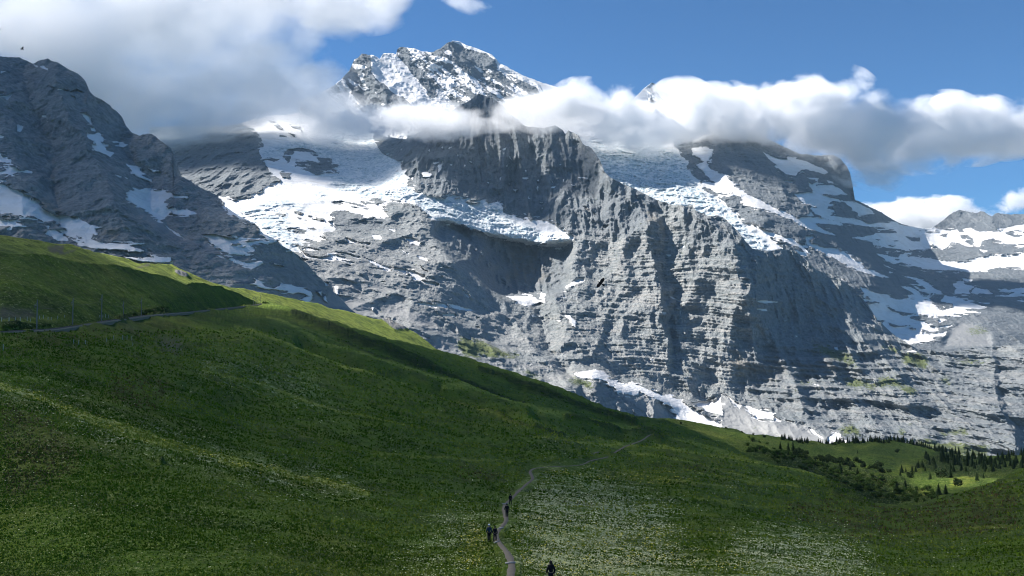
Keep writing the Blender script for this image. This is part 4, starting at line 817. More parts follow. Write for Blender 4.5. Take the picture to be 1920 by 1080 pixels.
for s in (-.5, .5): sweep([(s - .04, .20), (s - .04, .36), (s + .04, .36), (s + .04, .20)], 'rail', STEEL)
masts = [(68.6,622,61,'first overhead line mast from the left, the tallest beside the railway'),(136,609,51,'second overhead line mast from the left beside the railway'),(190,607,53,'third overhead line mast from the left beside the railway'),(231,602,40,'fourth overhead line mast from the left, faint grey, in front of dark bushes'),(265,597,38,'fifth overhead line mast from the left, standing in the dark bushes'),
         (475,572,17,'leftmost of four tiny distant masts where the railway reaches the sunlit ridge'),(479.5,572,18,'second of four tiny distant masts where the railway reaches the sunlit ridge'),(483.5,571.5,17,'third of four tiny distant masts where the railway reaches the sunlit ridge'),(488,571,17,'rightmost of four tiny distant masts where the railway reaches the sunlit ridge')]
tops = []
for px, py, h, lab in masts:
    b = onL(px, py)[0]; H = h * b[1] / F; r = .13 * H / 8
    e = empty('overhead_line_mast', b); meta(e, lab, 'mast', 'overhead line masts beside the railway')
    m = MB(); m.tube([(0, 0, -1), (0, 0, H)], [r * 1.2, r * .8], 6); m.build('mast', GALV, e)
    m = MB(); m.tube([(0, 0, H * .84), (.3, -H * .22, H * .80)], r * .4, 5); m.tube([(0, 0, H * .93), (.3, -H * .22, H * .80)], r * .3, 5); m.build('arm', GALV, e)
    m = MB(); m.tube([(.3, -H * .22, H * .80), (.3, -H * .22, H * .74)], r * .6, 6); m.build('insulator', STEEL, e)
    tops.append(Vector(b) + Vector((.3, -H * .22, H * .74)))
m = MB()
tops = [Vector(c[0]) + Vector((0, 0, 6))] + tops
for a, b in zip(tops[:-1], tops[1:]):
    pts = [a.lerp(b, t) - Vector((0, 0, 1.0 * 4 * t * (1 - t) * min(1, (b - a).length / 60))) for t in np.linspace(0, 1, 9)]
    m.tube(pts, .02, 4)
meta(m.build('overhead_wire', STEEL), 'thin overhead wire strung from mast to mast above the railway', 'wire')
POST = plain('white_post', (0.40, 0.41, 0.35), .7, .15, 6)
posts = [(3,600,7),(17,599,8),(29,598,7),(38,597,8),(51,597.5,8),(57,598,5),(74,598,6),(81,597.5,6),(90,598,5),(96,598,5),(108,598.5,6),(121,597,4),(193,592.5,5),(198,592,6),(203,591,6),(187,595,4)]
row2 = [(6,655,11,),(138,647,8),(147.5,648,8),(160,648,10),(200,641,7),(213,639,7),(230,640,9),(238,640,8),(247,640,8),(249,647,6)]
for i, (px, py, h) in enumerate(posts):
    b = onL(px, py)[0]; H = h * b[1] / F; m = MB(); m.box((0, 0, H / 2 - .15), (.13, .13, H + .3)); m.box((0, 0, H + .02), (.16, .16, .05))
    meta(m.build('fence_post', POST, None, b), 'short white post in the row on the slope just above the railway track', 'post', 'white posts above the railway')
for i, (px, py, h) in enumerate(row2):
    b = near(px, py)[0]; H = h * b[1] / F; m = MB(); m.box((0, 0, H / 2 - .15), (.11, .11, H + .3)); m.box((0, 0, H + .02), (.14, .14, .05))
    meta(m.build('fence_post', POST, None, b), 'short white post standing in the meadow just below the railway track' if i else 'short white post in the meadow below the railway, alone at the left edge', 'post', 'white posts below the railway' if i else None)
# little hut on the ridge
x, y, z = P(322., 494., 868.); e = empty('hut', (x, y, z)); meta(e, 'tiny white hut on the crest of the sunlit ridge below the snow patch', 'hut')
m = MB(); m.box((0, 0, .8), (1.9, 1.9, 2.4)); m.build('wall', POST, e)
mesh_obj('roof', [(-1.2,-1.2,2),(1.2,-1.2,2),(1.2,1.2,2),(-1.2,1.2,2),(0,-1.2,2.7),(0,1.2,2.7)], [(0,1,4),(2,3,5),(1,2,5,4),(3,0,4,5),(0,3,2,1)], STEEL, e)

# ------------------------------------------------------------------ trees and shrubs
def leafmat(name, a, b):
    n = N(name); p = n.pos(); f = n.noise(p, .9, 3); oi = n.new('ShaderNodeObjectInfo').outputs['Random']
    c = n.mix(n.math('MULTIPLY', n.math('ADD', f, oi), .5), a, b); n.bsdf(c, .9, spec=.1); return n.m
NEEDLE = leafmat('conifer_needles', (0.010, 0.024, 0.008), (0.040, 0.065, 0.022)); LEAF = leafmat('shrub_leaves', (0.024, 0.055, 0.010), (0.08, 0.13, 0.028)); BARK = plain('bark', (0.07, 0.055, 0.045), .95, .3, 5)
def conifer_mesh(seed, fat):
    r = random.Random(seed); v = []; f = []
    for L in range(17):
        t = L / 16; h = .08 + .90 * t; rad = fat * (1 - t) ** .85 * r.uniform(.75, 1.1) + .012
        nb_ = max(4, int(11 * (1 - t) + 4))
        for k in range(nb_):
            if r.random() < .1: continue
            a = 2 * math.pi * (k + r.uniform(-.4, .4)) / nb_ + L; R = rad * r.uniform(.65, 1.12); w = R * .42 + .012
            d = Vector((math.cos(a), math.sin(a), 0)); s = Vector((-d.y, d.x, 0)); drop = R * r.uniform(.25, .6)
            for q in range(3):
                t0 = q / 3; c0 = d * R * t0 + Vector((0, 0, h - drop * t0 + .01)); c1 = d * R * (t0 + .42) + Vector((0, 0, h - drop * (t0 + .42) - r.uniform(0, .02)))
                ww = w * (1 - t0 * .7); i = len(v)
                v += [c0 - s * ww * .3, c0 + s * ww * .3, c1 + s * ww * .9 - Vector((0, 0, .02)), c1 - s * ww * .9 - Vector((0, 0, .02)), c1 + d * ww * .5]
                f += [(i, i + 1, i + 2, i + 3), (i + 3, i + 2, i + 4)]
    i = len(v); v += [Vector((-.008, 0, .92)), Vector((.008, 0, .92)), Vector((0, 0, 1.0))]; f.append((i, i + 1, i + 2))
    me = bpy.data.meshes.new('crown'); me.from_pydata([tuple(p) for p in v], [], f); me.materials.append(NEEDLE); return me
def shrub_mesh(seed, mat, lobes=5, n=420):
    r = random.Random(seed); v = []; f = []
    C = [(r.uniform(-.34, .34), r.uniform(-.3, .3), r.uniform(.22, .62), r.uniform(.2, .36)) for _ in range(lobes)]
    for _ in range(n):
        cx, cy, cz, cr = r.choice(C); d = Vector((r.gauss(0, 1), r.gauss(0, 1), r.gauss(0, 1))).normalized(); p = Vector((cx, cy, cz)) + d * cr * r.uniform(.6, 1.08)
        if p.z < 0: p.z = r.uniform(0, .15)
        a = Vector((r.gauss(0, 1), r.gauss(0, 1), r.gauss(0, 1))).normalized(); b = a.cross(d + a * .3).normalized(); s = r.uniform(.035, .08); i = len(v)
        v += [p - a * s, p + b * s * .7, p + a * s, p - b * s * .7]; f.append((i, i + 1, i + 2, i + 3))
    me = bpy.data.meshes.new('crown'); me.from_pydata([tuple(p) for p in v], [], f); me.materials.append(mat); return me
CON = [conifer_mesh(s, .19 + .03 * (s % 3)) for s in range(5)]; FAT = [conifer_mesh(20 + s, .34) for s in range(2)]
RND = [shrub_mesh(30 + s, NEEDLE, 7, 620) for s in range(3)]; SHR = [shrub_mesh(40 + s, LEAF, 5, 380) for s in range(5)]
m = MB(); m.tube([(0, 0, -.08), (0, 0, .3), (0, 0, .93)], [.022, .017, .004], 7); t_ = m.build('trunk', BARK); TRUNK = t_.data; bpy.data.objects.remove(t_)
m = MB()
for a in range(4): m.tube([(0, 0, -.1), (.12 * math.cos(a * 1.7), .12 * math.sin(a * 1.7), .28), (.26 * math.cos(a * 1.7), .24 * math.sin(a * 1.7), .55)], [.03, .02, .008], 5)
t_ = m.build('stems', BARK); STEMS = t_.data; bpy.data.objects.remove(t_)
def plant(kind, meshes, px, py, h, lab, cat, grp, surf=onM, wid=1.0, cutpart=True):
    b = surf(px, py)[0]; H = h * b[1] / F
    e = empty(kind, b, random.uniform(0, 6.28)); e.scale = (H * wid, H * wid, H)
    for nm, me in (('crown', random.choice(meshes)), ('trunk' if kind != 'shrub' else 'stem', TRUNK if kind != 'shrub' else STEMS)):
        o = bpy.data.objects.new(nm, me); COL.objects.link(o); o.parent = e
    return meta(e, lab, cat, grp)
R = random.Random(5)
G1 = 'dark conifers in the line along the crest of the far grassy hill'
sky_pts = []
x = 1462
while x < 1775:
    x += R.choice((1.8, 2.6, 3.5, 7.0)); big = x > 1555
    if 1520 < x < 1530: continue
    sky_pts.append((x, topM(x) + R.uniform(.5, 3), R.uniform(7, 12.5) if not big else R.uniform(7, 15)))
for x, y, h in sky_pts: plant('conifer', CON, x, y, h, 'small dark conifer in the tree line along the crest of the far grassy hill', 'conifer', G1, wid=1.15)
G2 = 'conifers of the dark wood at the right edge'
for _ in range(150):
    x = R.uniform(1762, 1935); lo = float(topM(x)) + 1; t = R.random()
    hi = np.interp(x, [1770, 1800, 1850, 1900, 1935], [872, 888, 890, 886, 878]); y = lo + (hi - lo) * t
    plant('conifer', CON, x, y, R.uniform(10, 18), 'dark conifer in the dense wood at the right edge below the rock wall', 'conifer', G2, wid=1.2)
for _ in range(45):
    x = R.uniform(1690, 1800); y = R.uniform(860, 885)
    if x < 1735 and y < 872: continue
    plant('conifer', CON, x, y, R.uniform(9, 15), 'dark conifer among the loose trees at the left of the dense wood', 'conifer', 'loose conifers left of the dense wood', wid=1.25)
single = [(1463,841,14,CON,'slim dark conifer standing alone in the slope above the bushes, left of the black pair'),(1478,845,17,CON,'left tree of the black conifer pair on the wooded slope'),(1487,846,18,CON,'right tree of the black conifer pair on the wooded slope'),(1478,857,9,CON,'small conifer just below the black pair'),
 (1575,889,25,FAT,'big black bushy conifer at the left side of the bushy dip, the tallest tree'),(1594,886,14,CON,'thin conifer just right of the big black bushy conifer'),(1608,893,15,FAT,'short broad conifer at the top of the bushy dip'),
 (1681,924,23,FAT,'broad pale green conifer low in the bushy dip, left of two'),(1697,917,20,CON,'dark conifer behind the broad pale one low in the dip'),(1760,925,22,CON,'dark conifer at the foot of the near right slope, left of two'),(1773,922,18,CON,'narrow dark conifer at the foot of the near right slope, right of two'),
 (1764,897,23,RND,'wide round dark tree in front of the wood'),(1800,909,19,RND,'round solitary tree beside the bright yellow-green clearing'),(1832,903,15,CON,'small solitary conifer right of the bright yellow-green clearing'),(1844,899,11,CON,'smallest solitary conifer on the right slope below the wood'),
 (1744,901,15,CON,'conifer between the round dark tree and the dip'),(1708,895,15,RND,'low round tree in the middle of the dip'),(1688,892,12,CON,'small pointed conifer in the middle of the dip'),(1782,897,22,CON,'tall conifer at the near edge of the dense wood'),
 (1433,817,7,RND,'low dark bush-like tree on the grassy crest left of the tree line'),(1411,829,4,CON,'tiny conifer alone on the slope below the crest'),(1438,833,5,CON,'tiny conifer alone on the slope, below the low dark bush'),(1682,850,8,RND,'single round bush-like tree on the dark hill below the tree line'),(1608,850,7,CON,'single small conifer on the hill at the left end of the tree line'),
 (1278,799,5,RND,'dark low bush on the near crest above the valley snow'),(1362,800,5,RND,'small dark bush on the crest against the pale moraine'),(1391,806,4,RND,'tiny dark bush on the crest against the grey moraine'),(1412,809,5,RND,'pair-like tiny bush on the crest right of the pale cone')]
for px, py, h, ms, lab in single: plant('conifer' if ms in (CON, FAT) else 'tree', ms, px, py, h, lab, 'conifer' if ms in (CON, FAT) else 'tree', None, wid=1.25 if ms is CON else 1.0)
for i in range(5): plant('conifer', CON, 1492 + i * 13 + R.uniform(-2, 2), 850 + i * 6, R.uniform(8, 12), 'dark conifer in the band of trees running down the wooded slope', 'conifer', 'band of conifers on the wooded slope', wid=1.3)
for i in range(60):
    x = R.uniform(1485, 1675); y = np.interp(x, [1480, 1560, 1660], [850, 862, 882]) + R.uniform(-5, 8)
    plant('tree', RND, x, y, R.uniform(7, 12), 'rounded dark tree in the band running down the wooded slope', 'tree', 'rounded trees in the band on the wooded slope', wid=1.1)
for i in range(210):
    x = R.uniform(1400, 1760); c0 = np.interp(x, [1400, 1480, 1560, 1640, 1700, 1760], [838, 862, 895, 918, 930, 925]); y = c0 + R.uniform(-16, 14)
    plant('shrub', SHR, x, y, R.uniform(5, 12), 'low green shrub in the bushy dip below the conifers', 'shrub', 'low shrubs filling the bushy dip', wid=1.3)
for i in range(14):
    x = R.uniform(0, 95); plant('shrub', SHR, x, topN(x) + R.uniform(-6, 0), R.uniform(5, 9), 'dark shrub just above the railway at the left edge', 'shrub', 'shrubs above the railway at the left edge', onL, 1.4)
for i in range(16):
    x = R.uniform(218, 318); plant('shrub', SHR, x, topN(x) + R.uniform(-8, -1), R.uniform(5, 9), 'dark shrub in the clump around the fifth mast above the railway', 'shrub', 'shrubs around the fifth mast', onL, 1.4)
plant('shrub', SHR, 496, 570, 8, 'dark bush where the railway disappears round the ridge', 'shrub', None, onL, 1.8)

# ------------------------------------------------------------------ people
def skin_mesh(verts, edges, radii, sub=2):
    me = bpy.data.meshes.new('tmp'); me.from_pydata(verts, edges, []); o = bpy.data.objects.new('tmp', me); COL.objects.link(o)
    o.modifiers.new('s', 'SKIN'); sv = me.skin_vertices[0].data if me.skin_vertices else None
    if sv is None:
        bpy.context.view_layer.update(); sv = me.skin_vertices[0].data
    for i, r in enumerate(radii): sv[i].radius = (r, r) if not hasattr(r, '__len__') else r; sv[i].use_root = (i == 0)
    s = o.modifiers.new('u', 'SUBSURF'); s.levels = sub; s.render_levels = sub
    dg = bpy.context.evaluated_depsgraph_get(); dg.update()
    m2 = bpy.data.meshes.new_from_object(o.evaluated_get(dg)); bpy.data.objects.remove(o)
    m2.polygons.foreach_set('use_smooth', [True] * len(m2.polygons)); return m2
def add(name, me, mat, parent):
    me.materials.clear(); me.materials.append(mat); me.name = name; o = bpy.data.objects.new(name, me); COL.objects.link(o); o.parent = parent; return o
SKIN = plain('skin', (0.42, 0.26, 0.19), .6, .1, 10)
def person(px, py, D, hpx, yaw, lab, jacket, trousers, hair, step=.22, cap=None, pack=None, surf=near, longhair=False, stand=False, arm_out=0.0):
    b = surf(px, py)[0]; H = hpx * b[1] / F; k = H / 1.76
    e = empty('person', b, yaw); e.scale = (k, k, k); meta(e, lab, 'person')
    s = step
    sk = {'pel': (0,0,.96), 'sp': (0,.01,1.14), 'ch': (0,.02,1.34), 'nb': (0,.03,1.48), 'nk': (0,.05,1.55), 'hd': (0,.06,1.65), 'ht': (0,.05,1.71), 'ns': (0,.155,1.64), 'chin': (0,.12,1.585)}
    E_ = [('pel','sp'),('sp','ch'),('ch','nb'),('nb','nk'),('nk','hd'),('hd','ht'),('hd','ns'),('nk','chin')]
    r = {'pel': .125, 'sp': .12, 'ch': .14, 'nb': .07, 'nk': .052, 'hd': .088, 'ht': .07, 'ns': .014, 'chin': .03}
    for sd, q in (('L', -1), ('R', 1)):
        sw = s * q
        P_ = {'sh': (.16*q,.02,1.43), 'el': (.25*q + arm_out*q,-.04 - sw*.5,1.15), 'wr': (.25*q + arm_out*q,.08 - sw*.9,.93), 'pm': (.25*q + arm_out*q,.10 - sw*.95,.86), 'hp': (.09*q,0,.90), 'kn': (.10*q,.06 + sw*.75,.50), 'an': (.10*q,-.03 + sw*1.1,.09 + (.06 if sw < 0 else 0)), 'to': (.12*q,.13 + sw*1.1,.035)}
        RR = {'sh': .065, 'el': .045, 'wr': .028, 'pm': .032, 'hp': .09, 'kn': .06, 'an': .042, 'to': .035}
        for kk in P_: sk[kk + sd] = P_[kk]; r[kk + sd] = RR[kk]
        E_ += [('ch', 'sh' + sd), ('sh' + sd, 'el' + sd), ('el' + sd, 'wr' + sd), ('wr' + sd, 'pm' + sd), ('pel', 'hp' + sd), ('hp' + sd, 'kn' + sd), ('kn' + sd, 'an' + sd), ('an' + sd, 'to' + sd), ]
        pm = Vector(P_['pm'])
        for fi in range(5):
            a = (fi - 1.5) * .02 if fi < 4 else .0
            ln = (.07, .08, .075, .06, .045)[fi]
            if fi < 4: t1 = pm + Vector((0, a, -.045)); t2 = t1 + Vector((-.015 * q, .01, -ln * .6)); 
            else: t1 = pm + Vector((-.01 * q, .04, -.005)); t2 = t1 + Vector((-.01 * q, .02, -ln * .7))
            sk['f%d%s' % (fi, sd)] = tuple(t1); sk['g%d%s' % (fi, sd)] = tuple(t2); r['f%d%s' % (fi, sd)] = .009; r['g%d%s' % (fi, sd)] = .007
            E_ += [('pm' + sd, 'f%d%s' % (fi, sd)), ('f%d%s' % (fi, sd), 'g%d%s' % (fi, sd))]
    names = list(sk); ix = {n_: i for i, n_ in enumerate(names)}
    body = skin_mesh([sk[n_] for n_ in names], [(ix[a], ix[c_]) for a, c_ in E_], [r[n_] for n_ in names], 2)
    add('body', body, SKIN, e)
    def sub(keys, edges, grow, name, mat):
        i2 = {n_: i for i, n_ in enumerate(keys)}
        me = skin_mesh([sk[n_] for n_ in keys], [(i2[a], i2[c_]) for a, c_ in edges if a in i2 and c_ in i2], [r[n_] + grow for n_ in keys], 2); return add(name, me, mat, e)
    sub(['pel','sp','ch','nb','shL','shR','elL','elR','wrL','wrR'], E_, .035, 'jacket', jacket)
    sub(['pel','hpL','hpR','knL','knR','anL','anR'], E_, .028, 'trousers', trousers)
    for sd in 'LR': sub(['an' + sd, 'to' + sd], E_, .022, 'shoe', STEEL)
    bm = bmesh.new(); bmesh.ops.create_icosphere(bm, subdivisions=3, radius=1)
    for v in bm.verts:
        p = v.co.copy(); back = max(0, -p.y); v.co = Vector((p.x * .105, p.y * .118, p.z * .115)) * (1 + .06 * math.sin(9 * p.x + 5 * p.z))
        if longhair and p.z < 0: v.co.z -= .18 * back; v.co.y -= .03 * back
        if p.y > .3 and p.z < .45: v.co *= .8
    me = bpy.data.meshes.new('hair'); bm.to_mesh(me); bm.free(); o = add('hair', me, hair, e); o.location = (0, .045, 1.675)
    if cap:
        bm = bmesh.new(); bmesh.ops.create_uvsphere(bm, u_segments=16, v_segments=10, radius=.125)
        for v in bm.verts:
            if v.co.z < 0: v.co.z = 0
            if v.co.y > .06 and v.co.z < .02: v.co.y += .07
            v.co.z *= .8
        me = bpy.data.meshes.new('cap'); bm.to_mesh(me); bm.free(); o = add('cap', me, cap, e); o.location = (0, .05, 1.70)
    if pack:
        bm = bmesh.new(); bmesh.ops.create_cube(bm, size=1)
        for v in bm.verts: v.co = Vector((v.co.x * .30, v.co.y * .20, v.co.z * .48)); v.co.x *= .86 if v.co.z > 0 else 1
        bmesh.ops.bevel(bm, geom=bm.edges[:], offset=.05, segments=3, affect='EDGES'); me = bpy.data.meshes.new('bag'); bm.to_mesh(me); bm.free()
        pk = empty('backpack', b, yaw); pk.scale = (k, k, k); meta(pk, pack[1], 'backpack')
        o = add('bag', me, pack[0], pk); o.location = (0, -.24, 1.27)
        bm = bmesh.new(); bmesh.ops.create_cube(bm, size=1)
        for v in bm.verts: v.co = Vector((v.co.x * .24, v.co.y * .09, v.co.z * .20))
        bmesh.ops.bevel(bm, geom=bm.edges[:], offset=.03, segments=2, affect='EDGES'); me = bpy.data.meshes.new('pocket'); bm.to_mesh(me); bm.free(); o = add('pocket', me, pack[0], pk); o.location = (0, -.37, 1.18)
        for q in (-1, 1):
            m = MB(); m.tube([(.11*q,-.15,1.46),(.12*q,-.02,1.535),(.125*q,.13,1.46),(.13*q,.18,1.3),(.13*q,.10,1.12),(.12*q,-.14,1.08)], .018, 6); m.build('strap', pack[0], pk)
    return e
BLK = plain('black_cloth', (0.010, 0.010, 0.013), .9, .3, 4); DRK = plain('dark_trousers', (0.014, 0.015, 0.022), .9, .3, 4); BLU = plain('blue_grey_jacket', (0.035, 0.055, 0.09), .8, .3, 4); WHT = plain('white_cloth', (0.72, 0.74, 0.76), .8, .1, 4); HAIR = plain('dark_hair', (0.015, 0.012, 0.01), .6, .3, 20); RED = plain('rust_red_cloth', (0.25, 0.05, 0.03), .8, .2, 5)
person(917,1013,94,31,.15,'hiker in a white cap and blue-grey jacket on the left edge of the footpath', BLU, DRK, HAIR, .10, WHT)
person(928,1015,95,29,-.1,'hiker in dark clothes walking close beside the one in the white cap', BLK, DRK, HAIR, .20)
person(950.5,971,116,26,0,'hiker in black with a dark backpack on the footpath, the middle figure', BLK, DRK, HAIR, .16, None, (BLK, 'bulky dark backpack on the back of the middle hiker'))
person(957,947,148,20.5,-.25,'hiker in black farthest along the footpath', BLK, BLK, HAIR, .12, None, (DRK, 'dark backpack on the back of the farthest hiker'))
person(1033,1101,65,47,.2,'person with long dark hair and a dark jacket half cut off by the bottom edge', BLK, DRK, HAIR, .10, None, None, near, True)

# ------------------------------------------------------------------ birds
FEATHER = plain('black_feathers', (0.008, 0.008, 0.010), .6, .3, 6)
def bird(px, py, D, span, rot, lab, flap=.35):
    body = skin_mesh([(0,0,0),(0,.16,.0),(0,.25,.01),(0,.31,.0),(0,-.14,0),(0,-.26,0)], [(0,1),(1,2),(2,3),(0,4),(4,5)], [.055,.05,.035,.008,.035,.012], 2)
    bm = bmesh.new(); bm.from_mesh(body)
    def plate(pts, th=.012):
        top = [bm.verts.new(Vector(p) + Vector((0, 0, th))) for p in pts]; bot = [bm.verts.new(Vector(p) - Vector((0, 0, th))) for p in pts]
        bm.faces.new(top); bm.faces.new(bot[::-1])
        for i in range(len(pts)): j = (i + 1) % len(pts); bm.faces.new([top[j], top[i], bot[i], bot[j]])
    for q in (-1, 1):
        z1, z2 = flap * .12, flap * .45
        plate([(0,.10,0),(.20*q,.16,z1),(.36*q,.12,z2*.7),(.50*q,.02,z2),(.52*q,-.05,z2),(.46*q,-.07,z2*.95),(.45*q,-.12,z2*.95),(.38*q,-.11,z2*.8),(.36*q,-.16,z2*.75),(.28*q,-.13,z2*.5),(.15*q,-.14,z1),(0,-.10,0)])
    plate([(-.03,-.15,0),(.03,-.15,0),(.10,-.36,0),(.04,-.40,0),(-.04,-.40,0),(-.10,-.36,0)], .008)
    bm.normal_update(); bm.to_mesh(body); bm.free()
    o = add('bird', body, FEATHER, None); o.location = V(px, py, D); o.scale = (span,) * 3; o.rotation_euler = rot
    return meta(o, lab, 'bird')
bird(1126, 531, 74, 1.0, (math.radians(62), math.radians(-52), math.radians(12)), 'black bird flying with spread wings in front of the grey rock wall')
bird(41, 92, 150, .80, (math.radians(40), math.radians(-50), math.radians(70)), 'small dark bird flying in front of the cloud above the left massif', .7)
bird(1, 54.5, 150, .80, (math.radians(5), 0, math.radians(60)), 'tiny dark bird at the very left edge of the sky', .3)

# ------------------------------------------------------------------ clouds
def cloud_mat(name, dens, scale, k=3.2, off=1.65, sharp=3.5):
    n = N(name); pv = n.new('ShaderNodeVolumePrincipled'); n.t.links.new(pv.outputs[0], n.out.inputs['Volume'])
    pv.inputs['Color'].default_value = (1, 1, 1, 1); pv.inputs['Anisotropy'].default_value = 0.0
    r = n.new('ShaderNodeVectorMath', operation='LENGTH'); n.put(r.inputs[0], n.new('ShaderNodeTexCoord').outputs['Object'])
    nz = n.noise(n.scl(n.pos(), (1, 1, 1.5)), scale, 7, .62, .3)
    v = n.math('ADD', n.math('MULTIPLY_ADD', nz, k, -off), n.math('SUBTRACT', 0.72, r.outputs['Value']))
    v = n.math('MULTIPLY', v, sharp, clamp=True)
    n.put(pv.inputs['Density'], n.math('MULTIPLY', v, dens)); return n.m
CL = cloud_mat('cloud_vapour', .0075, 1 / 330, 2.7, 1.27, 5)
CLB = cloud_mat('bank_vapour', .0052, 1 / 420, 1.9, .78, 3); CLS = cloud_mat('wispy_cloud_vapour', .006, 1 / 300)
CLD = cloud_mat('thick_cloud_vapour', .008, 1 / 500, 1.6, .7)
bm = bmesh.new(); bmesh.ops.create_icosphere(bm, subdivisions=3, radius=1.05); CM = bpy.data.meshes.new('cloud'); bm.to_mesh(CM); bm.free(); CM.materials.append(CL)
CM2 = CM.copy(); CM2.materials.clear(); CM2.materials.append(CLS); CM4 = CM.copy(); CM4.materials.clear(); CM4.materials.append(CLB); CM3 = CM.copy(); CM3.materials.clear(); CM3.materials.append(CLD)
def cloud(px, py, rx, ry, D, ry_m, lab, grp=None, me=CM, tilt=0):
    o = bpy.data.objects.new('cloud', me); COL.objects.link(o); o.location = V(px, py, D); k = D / F; o.scale = (rx * k, ry_m, ry * k); o.rotation_euler = (0, tilt, 0)
    return meta(o, lab, 'cloud', grp)
LG = 'masses of the big grey-white cloud filling the upper left'
for a in ((60,-20,330,190,3900,300),(330,30,330,215,4000,300),(560,-30,190,100,4100,300),(430,190,200,95,3950,260),(560,190,140,80,4150,240),(230,150,230,130,3900,300),(690,5,90,60,4300,160),(300,225,130,80,3900,170),(120,80,260,130,3700,240),
          (505,110,95,80,4050,200),(640,210,90,62,4250,150),(620,30,90,55,4150,160),(380,240,100,66,3900,160),(575,75,50,40,4150,110),(735,0,60,36,4300,110),(318,232,90,62,3700,140),(465,215,80,45,3900,120),(600,150,60,42,4150,130)):
    cloud(*a, 'large grey-white cloud mass filling the upper left of the sky', LG, CM4)
LB = 'masses of the low grey bank at the foot of the snowy summit'
for a in ((715,232,100,46,3800,120),(800,222,110,50,3650,130),(865,232,62,40,3600,110),(650,245,100,42,4050,120),(955,222,50,42,3600,90),(1000,212,75,50,3650,100),(905,238,80,24,3560,60),(830,215,70,34,3500,80),(770,225,90,36,3600,90)):
    cloud(*a, 'low grey cloud bank lying across the foot of the snowy summit', LB)
RG = 'masses of the long white cloud bank across the right'
ct = line([(940,212),(1000,172),(1060,158),(1120,152),(1180,178),(1225,182),(1260,150),(1320,166),(1400,152),(1440,142),(1500,152),(1530,144),(1600,138),(1620,165),(1650,186),(1700,188),(1770,180),(1800,186),(1915,184),(2000,186)])
cb = line([(940,262),(1060,250),(1100,282),(1200,290),(1330,272),(1430,258),(1500,292),(1600,332),(1650,342),(1720,328),(1800,300),(1915,282),(2000,280)])
RC = random.Random(3); px = 965
while px < 2010:
    t_, b_ = float(ct(px)), float(cb(px)); hh = (b_ - t_) / 2; D_ = 4450 + (px - 960) * .3
    cloud(px, (t_ + b_) / 2 + 4, 78, hh * 1.22, D_, 230, 'long white cloud bank drifting in front of the right-hand peaks', RG)
    for _ in range(2):
        r_ = RC.uniform(26, 46); x_ = px + RC.uniform(-30, 30)
        cloud(x_, float(ct(x_)) + r_ * .80 + RC.uniform(-3, 6), r_ * RC.uniform(1, 1.5), r_, D_ - 60 + RC.uniform(-80, 60), r_ * 2.4, 'long white cloud bank drifting in front of the right-hand peaks', RG)
    px += 62
for a in ((1620,250,110,62,4640,200),(1720,255,120,62,4680,200),(1830,245,130,62,4720,200),(1940,240,120,60,4760,200),(1540,235,110,60,4620,200),(1690,214,70,38,4640,150),(1760,212,70,38,4660,150),(1640,190,50,34,4620,120),(1850,214,80,36,4700,150)):
    cloud(*a, 'long white cloud bank drifting in front of the right-hand peaks', RG, CM4)
cloud(870,8,60,26,4500,120,'small torn wisp of cloud above the snowy summit', None, CLS and CM2)
cloud(1730,405,150,38,9000,500,'low bright cloud behind the saddle on the right'); cloud(1915,375,60,30,9000,300,'small cloud puff at the right edge above the far ridge', None, CM2)
for gx_, gy_, gz_, h_, sc, lab in ((10, 210, -30, 1050, (520, 450, 150), 'unseen cloud overhead, added to shade the near meadow'), (-130, 620, 20, 1150, (290, 250, 120), 'smaller unseen cloud overhead, added to shade the slope above the railway'),
                               (330, 800, -80, 1400, (330, 270, 110), 'unseen cloud overhead, added to shade the wooded hill on the right'), (-1020, 1900, 400, 1500, (430, 480, 300), 'unseen cloud beyond the left edge, added to shade the left massif')):
    o = bpy.data.objects.new('cloud', CM3); COL.objects.link(o); o.location = Vector((gx_, gy_, gz_)) + SUN * (h_ / SUN.z); o.scale = sc; meta(o, lab, 'cloud')  # unseen clouds, added along the sun line to cast shade
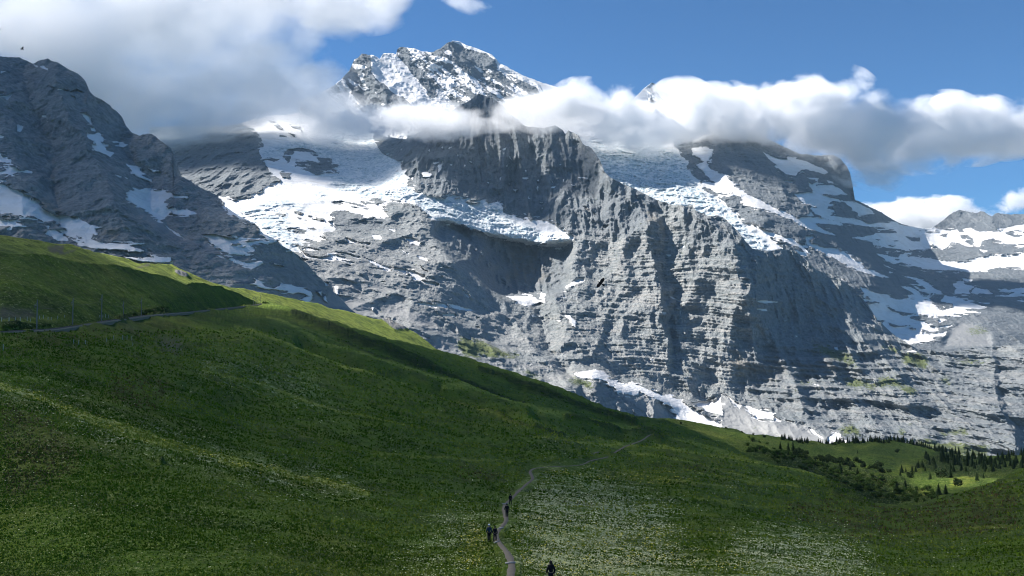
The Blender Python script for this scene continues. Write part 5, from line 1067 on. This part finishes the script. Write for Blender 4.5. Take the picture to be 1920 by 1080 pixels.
# ------------------------------------------------------------------ mountain air
n = N('mountain_air'); pv = n.new('ShaderNodeVolumePrincipled'); n.t.links.new(pv.outputs[0], n.out.inputs['Volume'])
pv.inputs['Color'].default_value = (.50, .76, 1, 1); pv.inputs['Density'].default_value = 1.5e-5; pv.inputs['Anisotropy'].default_value = 0.0
m = MB(); m.box((0, 3800, 800), (13000, 8600, 2600)); meta(m.build('haze', n.m), None, None, None, 'stuff')
# ------------------------------------------------------------------ camera, light
cam = bpy.data.cameras.new('camera'); co = bpy.data.objects.new('camera', cam); COL.objects.link(co)
cam.sensor_width = 36; cam.lens = F / 1920 * 36; cam.clip_start = 0.5; cam.clip_end = 80000
co.rotation_euler = (math.radians(90) + PITCH, 0, 0); S.camera = co
w = bpy.data.worlds.new('World'); S.world = w; w.use_nodes = True
nt = w.node_tree; bg = nt.nodes['Background']; sky = nt.nodes.new('ShaderNodeTexSky'); sky.sky_type = 'NISHITA'; sky.sun_disc = False
sky.sun_elevation = math.asin(SUN.z); sky.sun_rotation = math.atan2(SUN.x, SUN.y)
sky.altitude = 2100; sky.air_density = 1.0; sky.dust_density = 0.3; sky.ozone_density = 4.0
tint = nt.nodes.new('ShaderNodeMix'); tint.data_type = 'RGBA'; tint.blend_type = 'MULTIPLY'; tint.inputs[0].default_value = 1; tint.inputs[7].default_value = (.50, .87, 1.12, 1)
nt.links.new(sky.outputs[0], tint.inputs[6]); nt.links.new(tint.outputs[2], bg.inputs[0]); bg.inputs[1].default_value = 0.052
l = bpy.data.lights.new('sun', 'SUN'); l.energy = 5.0; l.angle = math.radians(0.5); l.color = (1, 0.955, 0.9)
lo = bpy.data.objects.new('sun', l); COL.objects.link(lo); lo.rotation_euler = SUN.to_track_quat('Z', 'Y').to_euler()
S.view_settings.view_transform = 'Standard'; S.view_settings.look = 'None'; S.view_settings.exposure = 1.15; S.view_settings.gamma = 1
S.cycles.pixel_filter_type = 'BLACKMAN_HARRIS'; S.cycles.filter_width = 1.05; S.cycles.max_bounces = 40; S.cycles.diffuse_bounces = 3; S.cycles.volume_bounces = 36; S.cycles.volume_max_steps = 128
